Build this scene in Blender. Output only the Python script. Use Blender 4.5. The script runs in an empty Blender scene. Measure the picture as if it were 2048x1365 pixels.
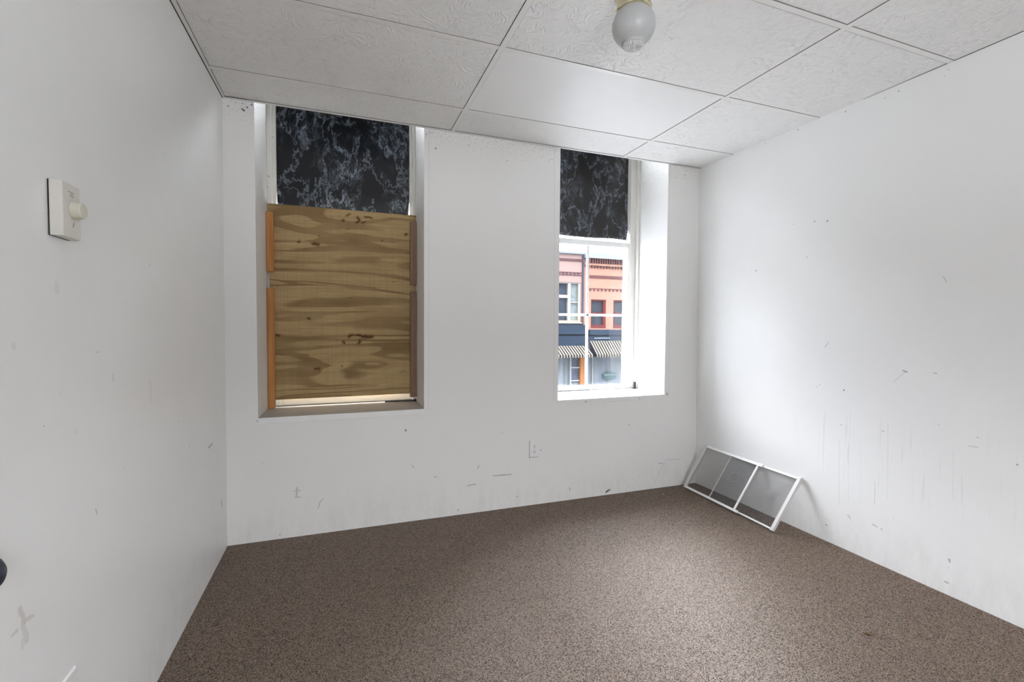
import bpy, bmesh, math, random
from mathutils import Vector, Matrix
random.seed(7)
S = bpy.context.scene
COL = S.collection

# ------------------------------------------------------------------ camera
F_PX, YAW, PITCH, ROLL = 928.62, 0.35612, -0.03617, 0.0072
CAM = Vector((0.56836, -2.82304, 1.19993))
cam = bpy.data.cameras.new('camera'); cam_o = bpy.data.objects.new('camera', cam); COL.objects.link(cam_o)
cam.sensor_fit = 'HORIZONTAL'; cam.sensor_width = 36.0; cam.lens = 36.0 * F_PX / 2048.0
cam.clip_start = 0.02; cam.clip_end = 500
fw = Vector((math.sin(YAW)*math.cos(PITCH), math.cos(YAW)*math.cos(PITCH), math.sin(PITCH)))
rt = Vector((math.cos(YAW), -math.sin(YAW), 0)); up = rt.cross(fw)
r2 = rt*math.cos(ROLL) + up*math.sin(ROLL); u2 = -rt*math.sin(ROLL) + up*math.cos(ROLL)
M = Matrix((( r2.x, u2.x, -fw.x, CAM.x), (r2.y, u2.y, -fw.y, CAM.y), (r2.z, u2.z, -fw.z, CAM.z), (0, 0, 0, 1)))
cam_o.matrix_world = M
S.camera = cam_o

# ------------------------------------------------------------------ sky, exposure
SKY_LOW, SKY_HIGH = 1.55, 11.8
w = bpy.data.worlds.new('overcast_sky'); S.world = w; w.use_nodes = True
nt = w.node_tree; nt.nodes.clear()
tc = nt.nodes.new('ShaderNodeTexCoord'); sp = nt.nodes.new('ShaderNodeSeparateXYZ')
nt.links.new(tc.outputs['Generated'], sp.inputs[0])
mr = nt.nodes.new('ShaderNodeMapRange'); mr.inputs[1].default_value = 0.08; mr.inputs[2].default_value = 0.6
mr.inputs[3].default_value = SKY_LOW; mr.inputs[4].default_value = SKY_HIGH
nt.links.new(sp.outputs[2], mr.inputs[0])
gr = nt.nodes.new('ShaderNodeMapRange'); gr.inputs[1].default_value = -0.02; gr.inputs[2].default_value = 0.0
gr.inputs[3].default_value = 2.6; gr.inputs[4].default_value = 1.0  # glow below the horizon, added to lift the ceiling through the rear opening
nt.links.new(sp.outputs[2], gr.inputs[0])
mu = nt.nodes.new('ShaderNodeMath'); mu.operation = 'MULTIPLY'
nt.links.new(mr.outputs[0], mu.inputs[0]); nt.links.new(gr.outputs[0], mu.inputs[1])
bg = nt.nodes.new('ShaderNodeBackground'); bg.inputs[0].default_value = (0.955, 0.98, 1.03, 1)
nt.links.new(mu.outputs[0], bg.inputs[1])
wo = nt.nodes.new('ShaderNodeOutputWorld'); nt.links.new(bg.outputs[0], wo.inputs[0])
S.view_settings.view_transform = 'Standard'; S.view_settings.look = 'None'
S.view_settings.exposure = 2.1; S.view_settings.gamma = 1.0; S.view_settings.use_curve_mapping = False
S.cycles.max_bounces = 9; S.cycles.diffuse_bounces = 6; S.cycles.transparent_max_bounces = 16
S.cycles.sample_clamp_indirect = 8.0

def portal(name, loc, rot, sx, sy):
    l = bpy.data.lights.new(name, 'AREA'); l.shape = 'RECTANGLE'; l.size = sx; l.size_y = sy
    l.cycles.is_portal = True
    o = bpy.data.objects.new(name, l); o.location = loc; o.rotation_euler = rot; COL.objects.link(o)
portal('daylight_portal_right', (2.39, 0.47, 1.75), (-math.pi/2, 0, 0), 0.80, 2.2)
portal('daylight_portal_left', (0.60, 0.47, 1.75), (-math.pi/2, 0, 0), 0.85, 2.2)
REAR_Y = -4.3
RW = (0.7, 1.8, 0.98, 2.0)      # added rear opening for fill daylight: x0 x1 z0 z1
portal('fill_portal_rear', ((RW[0]+RW[1])/2, REAR_Y-0.12, (RW[2]+RW[3])/2), (math.pi/2, 0, 0), RW[1]-RW[0], RW[3]-RW[2])

# ------------------------------------------------------------------ mesh helpers
class MB:
    def __init__(s): s.v = []; s.f = []
    def box(s, x0, x1, y0, y1, z0, z1):
        return s.hexa([(x0,y0,z0),(x1,y0,z0),(x1,y1,z0),(x0,y1,z0),(x0,y0,z1),(x1,y0,z1),(x1,y1,z1),(x0,y1,z1)])
    def hexa(s, p):
        n = len(s.v); s.v += [tuple(q) for q in p]
        for f in ((0,3,2,1),(4,5,6,7),(0,1,5,4),(1,2,6,5),(2,3,7,6),(3,0,4,7)): s.f.append(tuple(n+i for i in f))
        return s
    def prism(s, poly, ax, a, b):
        """extrude 2D polygon along axis ax from a to b"""
        n = len(s.v); k = len(poly)
        def P(u, v, t): return {'x': (t,u,v), 'y': (u,t,v), 'z': (u,v,t)}[ax]
        s.v += [P(u, v, a) for u, v in poly] + [P(u, v, b) for u, v in poly]
        s.f.append(tuple(n+i for i in range(k))); s.f.append(tuple(n+k+i for i in reversed(range(k))))
        for i in range(k):
            j = (i+1) % k; s.f.append((n+i, n+k+i, n+k+j, n+j))
        return s
    def lathe(s, prof, seg=48, c=(0,0,0), flute=0, amp=0, caps=True):
        n = len(s.v); m = len(prof)
        for r, z in prof:
            for i in range(seg):
                a = 2*math.pi*i/seg; rr = r
                zz = z + (amp*math.cos(flute*a)*min(1, r/0.02) if flute else 0)
                s.v.append((c[0]+rr*math.cos(a), c[1]+rr*math.sin(a), c[2]+zz))
        for k in range(m-1):
            for i in range(seg):
                j = (i+1) % seg
                s.f.append((n+k*seg+i, n+k*seg+j, n+(k+1)*seg+j, n+(k+1)*seg+i))
        if caps:
            s.f.append(tuple(n+i for i in reversed(range(seg)))); s.f.append(tuple(n+(m-1)*seg+i for i in range(seg)))
        return s
    def grid(s, fn, nu, nv, thick=None):
        n = len(s.v)
        for j in range(nv+1):
            for i in range(nu+1): s.v.append(tuple(fn(i/nu, j/nv)))
        for j in range(nv):
            for i in range(nu):
                a = n+j*(nu+1)+i; s.f.append((a, a+1, a+nu+2, a+nu+1))
        return s
    def xf(s, mat):
        s.v = [tuple(mat @ Vector(p)) for p in s.v]; return s
    def map(s, fn):
        s.v = [tuple(fn(p)) for p in s.v]; return s

def obj(name, mb, mat, parent=None, bevel=0, smooth=False, solid=0, seg=2):
    me = bpy.data.meshes.new(name); me.from_pydata(mb.v, [], mb.f); me.update()
    bm = bmesh.new(); bm.from_mesh(me); bmesh.ops.recalc_face_normals(bm, faces=bm.faces); bm.to_mesh(me); bm.free()
    o = bpy.data.objects.new(name, me); COL.objects.link(o)
    if mat: me.materials.append(mat)
    if parent: o.parent = parent
    if smooth:
        for p in me.polygons: p.use_smooth = True
    if solid:
        m = o.modifiers.new('solid', 'SOLIDIFY'); m.thickness = solid; m.offset = 0
    if bevel:
        m = o.modifiers.new('bevel', 'BEVEL'); m.width = bevel; m.segments = seg; m.limit_method = 'ANGLE'; m.angle_limit = math.radians(40)
    return o
def tag(o, label, cat, group=None, kind=None):
    o['label'] = label; o['category'] = cat
    if group: o['group'] = group
    if kind: o['kind'] = kind
    return o
def empty(name, loc=(0,0,0), rot=(0,0,0)):
    o = bpy.data.objects.new(name, None); o.empty_display_size = 0.05
    o.location = loc; o.rotation_euler = rot; COL.objects.link(o); return o
def thing(name, label, cat, loc=(0,0,0), rot=(0,0,0), group=None):
    return tag(empty(name, loc, rot), label, cat, group)
def struct(o): o['kind'] = 'structure'; return o
def text_mesh(name, body, size, mat, parent, mat4, depth=0.0005):
    cu = bpy.data.curves.new(name, 'FONT'); cu.body = body; cu.size = size; cu.extrude = depth
    cu.align_x = 'CENTER'; cu.align_y = 'CENTER'
    t = bpy.data.objects.new('tmp', cu); COL.objects.link(t)
    bpy.context.view_layer.update()
    me = bpy.data.meshes.new_from_object(t); bpy.data.objects.remove(t)
    me.transform(mat4); me.name = name
    o = bpy.data.objects.new(name, me); COL.objects.link(o); me.materials.append(mat); o.parent = parent
    return o

# ------------------------------------------------------------------ material helpers
class NT:
    def __init__(s, name):
        s.m = bpy.data.materials.new(name); s.m.use_nodes = True; s.t = s.m.node_tree; s.t.nodes.clear()
        s.out = s.n('ShaderNodeOutputMaterial'); s._tc = None
    def n(s, t, **kw):
        o = s.t.nodes.new(t)
        for k, v in kw.items(): setattr(o, k, v)
        return o
    def l(s, a, b): s.t.links.new(a, b)
    def set(s, sock, v):
        if hasattr(v, 'is_linked') or isinstance(v, bpy.types.NodeSocket): s.l(v, sock)
        else: sock.default_value = v
    def pos(s, scale=(1,1,1), rot=(0,0,0), loc=(0,0,0)):
        if s._tc is None: s._tc = s.n('ShaderNodeTexCoord')
        mp = s.n('ShaderNodeMapping'); mp.inputs['Scale'].default_value = scale
        mp.inputs['Rotation'].default_value = rot; mp.inputs['Location'].default_value = loc
        s.l(s._tc.outputs['Object'], mp.inputs[0]); return mp.outputs[0]
    def noise(s, vec, scale, detail=2, rough=0.5, dist=0, color=False):
        o = s.n('ShaderNodeTexNoise'); s.l(vec, o.inputs['Vector'])
        o.inputs['Scale'].default_value = scale; o.inputs['Detail'].default_value = detail
        o.inputs['Roughness'].default_value = rough; o.inputs['Distortion'].default_value = dist
        return o.outputs['Color' if color else 'Fac']
    def math(s, op, a, b=None, c=None, clamp=False):
        o = s.n('ShaderNodeMath', operation=op, use_clamp=clamp)
        s.set(o.inputs[0], a)
        if b is not None: s.set(o.inputs[1], b)
        if c is not None: s.set(o.inputs[2], c)
        return o.outputs[0]
    def vm(s, op, a, b=None, scale=None):
        o = s.n('ShaderNodeVectorMath', operation=op); s.set(o.inputs[0], a)
        if b is not None: s.set(o.inputs[1], b)
        if scale is not None: s.set(o.inputs['Scale'], scale)
        return o
    def rng(s, v, a, b, c=0, d=1, smooth=False):
        o = s.n('ShaderNodeMapRange'); s.set(o.inputs[0], v)
        if smooth: o.interpolation_type = 'SMOOTHSTEP'
        for i, k in ((1,a),(2,b),(3,c),(4,d)): s.set(o.inputs[i], k)
        return o.outputs[0]
    def ramp(s, v, stops, interp='LINEAR'):
        o = s.n('ShaderNodeValToRGB'); s.l(v, o.inputs[0]); e = o.color_ramp.elements; o.color_ramp.interpolation = interp
        while len(e) > 1: e.remove(e[0])
        e[0].position = stops[0][0]; e[0].color = (*stops[0][1], 1)
        for p, c in stops[1:]:
            k = e.new(p); k.color = (*c, 1)
        return o.outputs[0]
    def mix(s, f, a, b, blend='MIX'):
        o = s.n('ShaderNodeMix', data_type='RGBA', blend_type=blend); s.set(o.inputs[0], f)
        for i, v in ((6, a), (7, b)):
            if isinstance(v, tuple): o.inputs[i].default_value = (*v[:3], 1)
            else: s.l(v, o.inputs[i])
        return o.outputs[2]
    def bump(s, h, strength=0.3, dist=0.002, nrm=None):
        o = s.n('ShaderNodeBump'); o.inputs['Strength'].default_value = strength; o.inputs['Distance'].default_value = dist
        s.l(h, o.inputs['Height'])
        if nrm is not None: s.l(nrm, o.inputs['Normal'])
        return o.outputs[0]
    def bsdf(s, color, rough=0.5, spec=0.5, metal=0, nrm=None, **kw):
        o = s.n('ShaderNodeBsdfPrincipled')
        if isinstance(color, tuple): o.inputs['Base Color'].default_value = (*color[:3], 1)
        else: s.l(color, o.inputs['Base Color'])
        s.set(o.inputs['Roughness'], rough); o.inputs['Specular IOR Level'].default_value = spec; o.inputs['Metallic'].default_value = metal
        if nrm is not None: s.l(nrm, o.inputs['Normal'])
        for k, v in kw.items(): s.set(o.inputs[k.replace('_', ' ')], v)
        return o.outputs[0]
    def done(s, sh): s.l(sh, s.out.inputs[0]); return s.m

def simple(name, color, rough=0.5, spec=0.5, metal=0, var=0.0, vscale=8, **kw):
    k = NT(name); c = color
    if var:
        nz = k.noise(k.pos(), vscale, 4, 0.6)
        c = k.mix(k.rng(nz, 0.3, 0.7, 0, 1), tuple(x*(1-var) for x in color), tuple(min(1, x*(1+var)) for x in color))
    return k.done(k.bsdf(c, rough, spec, metal, **kw))

# node group: soft mask of a short stroke between two points (paint scuffs, nail holes, stains)
def stroke_group():
    g = bpy.data.node_groups.new('stroke_mask', 'ShaderNodeTree')
    for n, t in (('P','NodeSocketVector'),('A','NodeSocketVector'),('B','NodeSocketVector'),('R','NodeSocketFloat'),('Strength','NodeSocketFloat')):
        g.interface.new_socket(n, in_out='INPUT', socket_type=t)
    g.interface.new_socket('Mask', in_out='OUTPUT', socket_type='NodeSocketFloat')
    gi = g.nodes.new('NodeGroupInput'); go = g.nodes.new('NodeGroupOutput')
    def vm(op, a, b=None):
        o = g.nodes.new('ShaderNodeVectorMath'); o.operation = op; g.links.new(a, o.inputs[0])
        if b is not None: g.links.new(b, o.inputs[1])
        return o
    def mt(op, a, b, clamp=False):
        o = g.nodes.new('ShaderNodeMath'); o.operation = op; o.use_clamp = clamp
        for i, x in ((0, a), (1, b)):
            if isinstance(x, (int, float)): o.inputs[i].default_value = x
            else: g.links.new(x, o.inputs[i])
        return o.outputs[0]
    I = gi.outputs
    pa = vm('SUBTRACT', I['P'], I['A']).outputs[0]; ba = vm('SUBTRACT', I['B'], I['A']).outputs[0]
    d1 = vm('DOT_PRODUCT', pa, ba).outputs['Value']; d2 = mt('ADD', vm('DOT_PRODUCT', ba, ba).outputs['Value'], 1e-7)
    h = mt('DIVIDE', d1, d2, True)
    sc = g.nodes.new('ShaderNodeVectorMath'); sc.operation = 'SCALE'; g.links.new(ba, sc.inputs[0]); g.links.new(h, sc.inputs['Scale'])
    dist = vm('LENGTH', vm('SUBTRACT', pa, sc.outputs[0]).outputs[0]).outputs['Value']
    q = mt('SUBTRACT', 1.0, mt('DIVIDE', dist, I['R']), True)
    q2 = mt('MULTIPLY', q, 1.8, True)
    g.links.new(mt('MULTIPLY', mt('MULTIPLY', q2, q2), I['Strength']), go.inputs[0])
    return g
STROKE = stroke_group()
def strokes(k, vec, lst):
    """lst of (A, B, radius, strength) in object space; returns mask socket"""
    acc = None
    for A, B, r, s in lst:
        n = k.n('ShaderNodeGroup'); n.node_tree = STROKE
        k.l(vec, n.inputs['P']); n.inputs['A'].default_value = A; n.inputs['B'].default_value = B
        n.inputs['R'].default_value = r; n.inputs['Strength'].default_value = s
        acc = n.outputs[0] if acc is None else k.math('MAXIMUM', acc, n.outputs[0])
    return acc

def wall_paint(name, base, axes, dark, brown, rough=0.38, seed=0.0, extra=None, spec=0.5):
    """old semi-gloss wall paint with roller texture, a few scuffs and stains. axes: which object axes carry (u,v)"""
    k = NT(name); P = k.pos(loc=(seed, seed*0.7, seed*1.3))
    P0 = k.pos()
    wob = k.vm('SUBTRACT', k.noise(P0, 55, 2, color=True), (0.5,0.5,0.5)).outputs[0]
    Pw = k.vm('ADD', P0, k.vm('SCALE', wob, scale=0.010).outputs[0]).outputs[0]
    flat = k.vm('MULTIPLY', Pw, (0,1,1) if axes == 'yz' else (1,0,1)).outputs[0]
    def conv(l): return [(((0,a,b) if axes == 'yz' else (a,0,b)), ((0,c,d) if axes == 'yz' else (c,0,d)), r, s) for a, b, c, d, r, s in l]
    big = k.noise(P, 1.6, 4, 0.6); mid = k.noise(P, 14, 3, 0.6)
    c = k.mix(k.rng(big, 0.35, 0.7, 0, 0.5), base, tuple(x*0.955*y for x, y in zip(base, (1.0,0.995,0.985))))
    # grime specks and faint smears
    gr = k.noise(k.pos(scale=(1.0,1.0,0.45)), 26, 5, 0.75)
    c = k.mix(k.rng(gr, 0.66, 0.80, 0, 0.22), c, (0.42,0.40,0.38))
    if extra: c = extra(k, c, P0)
    if dark:
        c = k.mix(strokes(k, flat, conv(dark)), c, (0.055,0.05,0.045))
    if brown:
        c = k.mix(strokes(k, flat, conv(brown)), c, (0.34,0.26,0.19))
    h = k.math('ADD', k.math('MULTIPLY', k.noise(P, 160, 2), 0.35), k.math('MULTIPLY', k.noise(k.pos(scale=(1,1,0.3)), 22, 3), 1.0))
    return k.done(k.bsdf(c, k.rng(mid, 0.3, 0.7, rough-0.04, rough+0.06), spec, nrm=k.bump(h, 0.25, 0.0012)))

# ------------------------------------------------------------------ dimensions (metres)
W, H = 3.13831, 2.36515
PL, QL, PR, QR, CS, FS = 0.00783, 0.00242, -0.00614, -0.01302, 0.00349, -0.00458
def lx(y, z): return PL*y + QL*z
def rx(y, z): return W + PR*y + QR*z
def cz(x): return H + CS*x
def fz(x): return FS*x
A0, A1, B0, B1 = 0.15218, 1.04958, 1.95267, 2.82819
ZA, ZB = 0.68069, 0.68765
TOP = 2.86

# scuffs, nail holes, knots, and corner-bead ridges painted as faint dark lines: (u1, v1, u2, v2, radius, strength) on their own surface
MK_BACK = [(0.0320,2.3255,0.0320,2.3255,0.0060,0.90), (0.0985,2.3495,0.0985,2.3495,0.0050,0.60), (0.1191,2.3323,0.1191,2.3323,0.0080,0.90), (0.1403,2.3501,0.1403,2.3501,0.0070,0.90), (0.0959,2.3207,0.1050,2.3132,0.0070,0.90), (0.0664,2.3492,0.0664,2.3492,0.0050,0.50), (0.0523,2.3135,0.0523,2.3135,0.0040,0.40), (1.1193,2.2562,1.1193,2.2562,0.0080,0.90), (1.0636,2.3311,1.0636,2.3311,0.0060,0.70), (1.0846,2.3430,1.0846,2.3430,0.0060,0.50), (1.1026,2.3457,1.1026,2.3457,0.0050,0.50), (1.3258,2.3027,1.3258,2.3027,0.0060,0.70), (1.3515,2.2788,1.3515,2.2788,0.0040,0.50), (1.2219,2.3213,1.2219,2.3213,0.0040,0.40), (1.5791,2.2405,1.5791,2.2405,0.0060,0.70), (1.5452,2.2550,1.5452,2.2550,0.0040,0.40), (1.8694,2.2809,1.8694,2.2809,0.0050,0.60), (1.8910,2.2885,1.8910,2.2885,0.0060,0.70), (1.6818,2.2537,1.6818,2.2537,0.0040,0.50), (1.9121,2.3581,1.9121,2.3581,0.0050,0.50), (2.8966,2.2872,2.8966,2.2872,0.0060,0.80), (2.9778,2.3167,2.9778,2.3167,0.0060,0.80), (2.9785,2.2875,2.9785,2.2875,0.0050,0.80), (2.8741,2.2828,2.8741,2.2828,0.0040,0.40), (0.9398,0.5569,0.9398,0.5569,0.0100,0.75), (2.5242,0.4807,2.5242,0.4807,0.0070,0.80), (1.4941,0.2182,1.6182,0.2147,0.0055,0.50), (0.3411,0.2766,0.3381,0.2260,0.0070,0.35), (0.3257,0.2615,0.3562,0.2578,0.0060,0.30), (0.3304,0.2241,0.3559,0.2209,0.0050,0.35), (0.4486,0.1431,0.4594,0.1792,0.0040,0.40), (0.4594,0.1792,0.4780,0.1970,0.0040,0.35), (2.3405,0.0095,2.3691,0.0241,0.0090,0.90), (1.2665,0.0243,1.2665,0.0243,0.0060,0.70), (1.6616,0.0614,1.6616,0.0614,0.0060,0.80), (2.0492,0.0726,2.0492,0.0726,0.0050,0.70), (2.0531,0.0652,2.0532,0.0582,0.0050,0.60), (1.3277,0.1736,1.3770,0.1776,0.0070,0.40), (1.3898,0.2763,1.3996,0.2946,0.0070,0.30), (1.5572,0.4985,1.5572,0.4985,0.0040,0.70), (2.6263,0.1010,2.6263,0.1010,0.0060,0.50), (2.7603,0.0302,2.8031,0.1234,0.0040,0.22), (2.8031,0.1234,2.8561,0.1861,0.0040,0.20), (2.8559,0.1937,2.9854,0.1851,0.0040,0.20), (2.7930,0.1734,2.8293,0.1660,0.0060,0.35), (1.8298,0.3564,1.8298,0.3564,0.0060,0.80), (2.1655,0.6679,2.1655,0.6679,0.0060,0.95), (2.6104,0.6687,2.6104,0.6687,0.0060,0.95), (2.8533,0.6942,2.8582,0.6790,0.0060,0.80), (2.7866,0.6526,2.7866,0.6526,0.0040,0.50), (1.0786,2.3539,1.0767,0.6763,0.0035,0.13), (1.9085,2.3544,1.9243,0.6718,0.0035,0.16), (2.8408,2.3656,2.8718,0.6821,0.0035,0.10), (1.1172,0.2512,1.1234,0.2537,0.0060,0.50), (0.9768,0.3433,0.9888,0.3236,0.0040,0.40), (0.2530,0.0229,0.2530,0.0229,0.0050,0.60), (0.1518,0.6585,0.1471,0.6670,0.0050,0.50), (0.1711,0.4319,0.1711,0.4319,0.0040,0.60)]
MK_LEFT = [(-1.5828,0.9808,-1.5828,0.9808,0.0030,0.70), (-1.0034,1.3848,-1.0034,1.3848,0.0050,0.50), (-0.2227,1.1073,-0.2227,1.1073,0.0060,0.70), (-1.3511,1.1198,-1.3511,1.1198,0.0040,0.60), (-1.2708,1.0566,-1.2701,1.0388,0.0040,0.30), (-1.3774,0.7264,-1.3755,0.7129,0.0040,0.35), (-0.3443,0.6197,-0.2745,0.6211,0.0070,0.60), (-0.7505,0.9267,-0.7505,0.9267,0.0040,0.60), (-0.7499,0.8203,-0.7499,0.8203,0.0050,0.60), (-0.6223,0.6966,-0.6223,0.6966,0.0050,0.70), (-0.3272,0.4482,-0.3272,0.4482,0.0060,0.40), (-0.1180,0.2867,-0.1091,0.2575,0.0080,0.60), (-1.2159,0.7843,-1.2159,0.7843,0.0050,0.25), (-0.6080,0.1737,-0.6080,0.1737,0.0040,0.60), (-0.6225,1.8750,-0.6225,1.8750,0.0050,0.30), (-1.0169,1.0043,-1.0113,0.9466,0.0200,0.06)]
MKB_LEFT = [(-1.6736,0.6452,-1.6616,0.6122,0.0090,0.34), (-1.6600,0.6132,-1.6337,0.6073,0.0060,0.30), (-1.6662,0.6091,-1.6571,0.5732,0.0120,0.26), (-1.6982,0.6069,-1.6839,0.6084,0.0060,0.28), (-1.6689,0.5810,-1.6697,0.5616,0.0050,0.20), (-1.6602,0.6093,-1.6602,0.6093,0.0050,0.50), (-1.5249,1.2787,-1.5236,1.2658,0.0140,0.12), (-1.6707,1.1523,-1.6707,1.1523,0.0120,0.15), (-1.4611,0.9418,-1.4611,0.9418,0.0120,0.12)]
MK_RIGHT = [(-1.0990,0.8550,-1.0990,0.8550,0.0060,0.90), (-1.3773,0.9876,-1.3922,0.9830,0.0060,0.50), (-1.3859,0.9836,-1.3398,0.9295,0.0030,0.20), (-0.9660,0.8679,-0.9660,0.8679,0.0060,0.30), (-0.9487,0.8542,-0.9487,0.8542,0.0050,0.25), (-1.7923,0.6465,-1.7923,0.6465,0.0060,0.60), (-1.6357,0.6819,-1.6694,0.6838,0.0030,0.25), (-1.1371,0.1797,-1.1479,0.1675,0.0060,0.30), (-1.2624,0.1791,-1.2791,0.1756,0.0060,0.30), (-1.3036,0.1729,-1.3036,0.1729,0.0050,0.80), (-1.0204,0.0792,-1.0204,0.0792,0.0060,0.90), (-1.5810,0.1521,-1.5850,0.1402,0.0050,0.50), (-1.5803,0.1102,-1.5803,0.1102,0.0030,0.50), (-1.5711,0.0405,-1.5803,0.0408,0.0050,0.50), (-1.5110,0.9867,-1.5110,0.9867,0.0040,0.70), (-1.3234,2.3419,-1.3234,2.3419,0.0060,0.60), (-1.2643,2.3385,-1.2643,2.3385,0.0050,0.35), (-1.0726,2.3516,-1.0726,2.3516,0.0060,0.60), (-0.7990,2.3618,-0.7990,2.3618,0.0070,0.50), (-0.5735,2.3608,-0.5735,2.3608,0.0060,0.35), (-0.5213,1.5602,-0.5213,1.5602,0.0070,0.70), (-0.9881,1.7885,-0.9881,1.7885,0.0060,0.80), (-0.9127,1.8011,-0.9127,1.8011,0.0060,0.60), (-0.7820,1.8098,-0.7820,1.8098,0.0060,0.40), (-1.5218,2.3472,-1.5218,2.3472,0.0040,0.50), (-1.5060,2.3233,-1.5060,2.3233,0.0040,0.40), (-0.8718,1.6018,-0.8718,1.6018,0.0060,0.35), (-1.5226,1.4331,-1.5381,1.4026,0.0030,0.30), (-0.9901,1.0829,-1.0093,1.1091,0.0040,0.30), (-1.0912,0.6640,-1.0912,0.6640,0.0050,0.60), (-1.2969,0.6734,-1.2969,0.6734,0.0050,0.50), (-1.5276,0.7542,-1.5276,0.7542,0.0040,0.40), (-1.6648,0.7283,-1.6648,0.7283,0.0040,0.50), (-1.0824,0.5792,-1.0881,0.2192,0.0022,0.16), (-1.1307,0.5634,-1.1381,0.2514,0.0022,0.12), (-1.1913,0.5918,-1.1990,0.2738,0.0020,0.10), (-1.2664,0.4027,-1.2669,0.2856,0.0022,0.25), (-1.3187,0.7110,-1.3258,0.3381,0.0020,0.14), (-1.5838,0.6531,-1.5883,0.4187,0.0020,0.12), (-1.3527,0.2468,-1.3527,0.2468,0.0040,0.30)]
MKB_RIGHT = [(-1.5024,0.9881,-1.5101,0.9877,0.0040,0.60), (-0.2234,1.1888,-0.2234,1.1888,0.0100,0.12), (-0.8498,-0.1444,-0.8659,-0.1430,0.0060,0.20)]
MK_PLY = [(0.6829,1.8724,0.6930,1.8520,0.0060,0.90), (0.6930,1.8520,0.6776,1.8369,0.0050,0.90), (0.7259,1.8794,0.7704,1.8768,0.0050,0.95), (0.7114,1.8397,0.7289,1.8518,0.0045,0.80), (0.6192,1.8828,0.6323,1.8892,0.0050,0.80), (0.5950,1.8491,0.5980,1.8472,0.0060,0.90), (0.4169,1.6874,0.4515,1.6866,0.0060,0.95), (0.3344,1.6983,0.3410,1.6988,0.0050,0.80), (0.6232,1.1104,0.6487,1.1266,0.0060,0.90), (0.6487,1.1266,0.6795,1.1265,0.0050,0.80), (0.6795,1.1265,0.7103,1.1102,0.0060,0.95), (0.7103,1.1102,0.7677,1.1133,0.0080,0.95), (0.6844,1.0723,0.6947,1.0885,0.0050,0.95), (0.5927,1.0773,0.5977,1.0751,0.0050,0.90), (0.3922,1.2250,0.3979,1.2251,0.0060,0.90), (0.4235,0.9130,0.4527,0.9122,0.0050,0.85), (0.9758,1.7842,0.9890,1.7852,0.0050,0.90), (0.2037,1.1219,0.2221,1.1239,0.0050,0.80), (0.8297,1.7388,0.8318,1.7378,0.0040,0.70), (0.4519,1.7438,0.4558,1.7420,0.0040,0.60), (0.8908,1.4710,0.9102,1.4718,0.0030,0.60), (0.2158,1.4188,0.2269,1.4191,0.0030,0.80), (0.9495,0.8686,0.9605,0.8795,0.0030,0.50), (0.9660,0.8816,0.9936,0.8763,0.0030,0.50), (0.6245,1.3604,0.6397,1.3576,0.0030,0.50), (0.5788,0.9282,0.5848,0.9227,0.0030,0.80), (0.5130,1.8630,0.5425,1.8572,0.0030,0.35), (0.6117,1.7871,0.6419,1.7979,0.0040,0.40), (0.4699,1.2743,0.4776,1.2534,0.0030,0.30)]

WHITE = (0.80, 0.80, 0.79)
def base_dirt(k, c, P0):
    z = k.n('ShaderNodeSeparateXYZ'); k.l(P0, z.inputs[0])
    low = k.rng(z.outputs[2], 0.0, 0.30, 1, 0, True)
    n = k.noise(k.pos(scale=(1,1,0.35)), 16, 5, 0.7)
    m = k.math('MULTIPLY', low, k.rng(n, 0.42, 0.75, 0, 0.20))
    return k.mix(m, c, (0.36,0.33,0.29))
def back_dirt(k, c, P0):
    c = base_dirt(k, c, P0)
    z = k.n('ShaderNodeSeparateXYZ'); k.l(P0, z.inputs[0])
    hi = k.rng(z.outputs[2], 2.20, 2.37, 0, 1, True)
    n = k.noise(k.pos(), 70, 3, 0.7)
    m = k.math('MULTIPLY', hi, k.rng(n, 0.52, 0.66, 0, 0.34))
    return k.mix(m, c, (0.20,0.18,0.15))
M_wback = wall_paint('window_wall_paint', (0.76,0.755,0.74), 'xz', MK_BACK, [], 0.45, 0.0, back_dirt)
M_wleft = wall_paint('left_wall_paint', WHITE, 'yz', MK_LEFT, MKB_LEFT, 0.36, 3.1, base_dirt)
def drips(k, c, P0):
    c = base_dirt(k, c, P0)
    s = k.n('ShaderNodeSeparateXYZ'); k.l(P0, s.inputs[0])
    n = k.noise(k.pos(scale=(1, 1, 0.03)), 75, 2, 0.6)
    lines = k.rng(n, 0.60, 0.68, 0, 1)
    zone = k.math('MULTIPLY', k.rng(s.outputs[2], 0.30, 0.42, 0, 1, True), k.rng(s.outputs[2], 0.80, 0.62, 0, 1, True))
    zone = k.math('MULTIPLY', zone, k.math('MULTIPLY', k.rng(s.outputs[1], -0.75, -0.95, 0, 1, True), k.rng(s.outputs[1], -1.95, -1.6, 0, 1, True)))
    return k.mix(k.math('MULTIPLY', k.math('MULTIPLY', lines, zone), 0.16), c, (0.40,0.39,0.40))
M_wright = wall_paint('right_wall_paint', WHITE, 'yz', MK_RIGHT, MKB_RIGHT, 0.58, 6.7, drips, 0.09)
M_rear = simple('rear_wall_paint', WHITE, 0.5)
M_reveal = wall_paint('reveal_paint', (0.78,0.78,0.77), 'yz', [], [], 0.40, 9.0)

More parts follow.
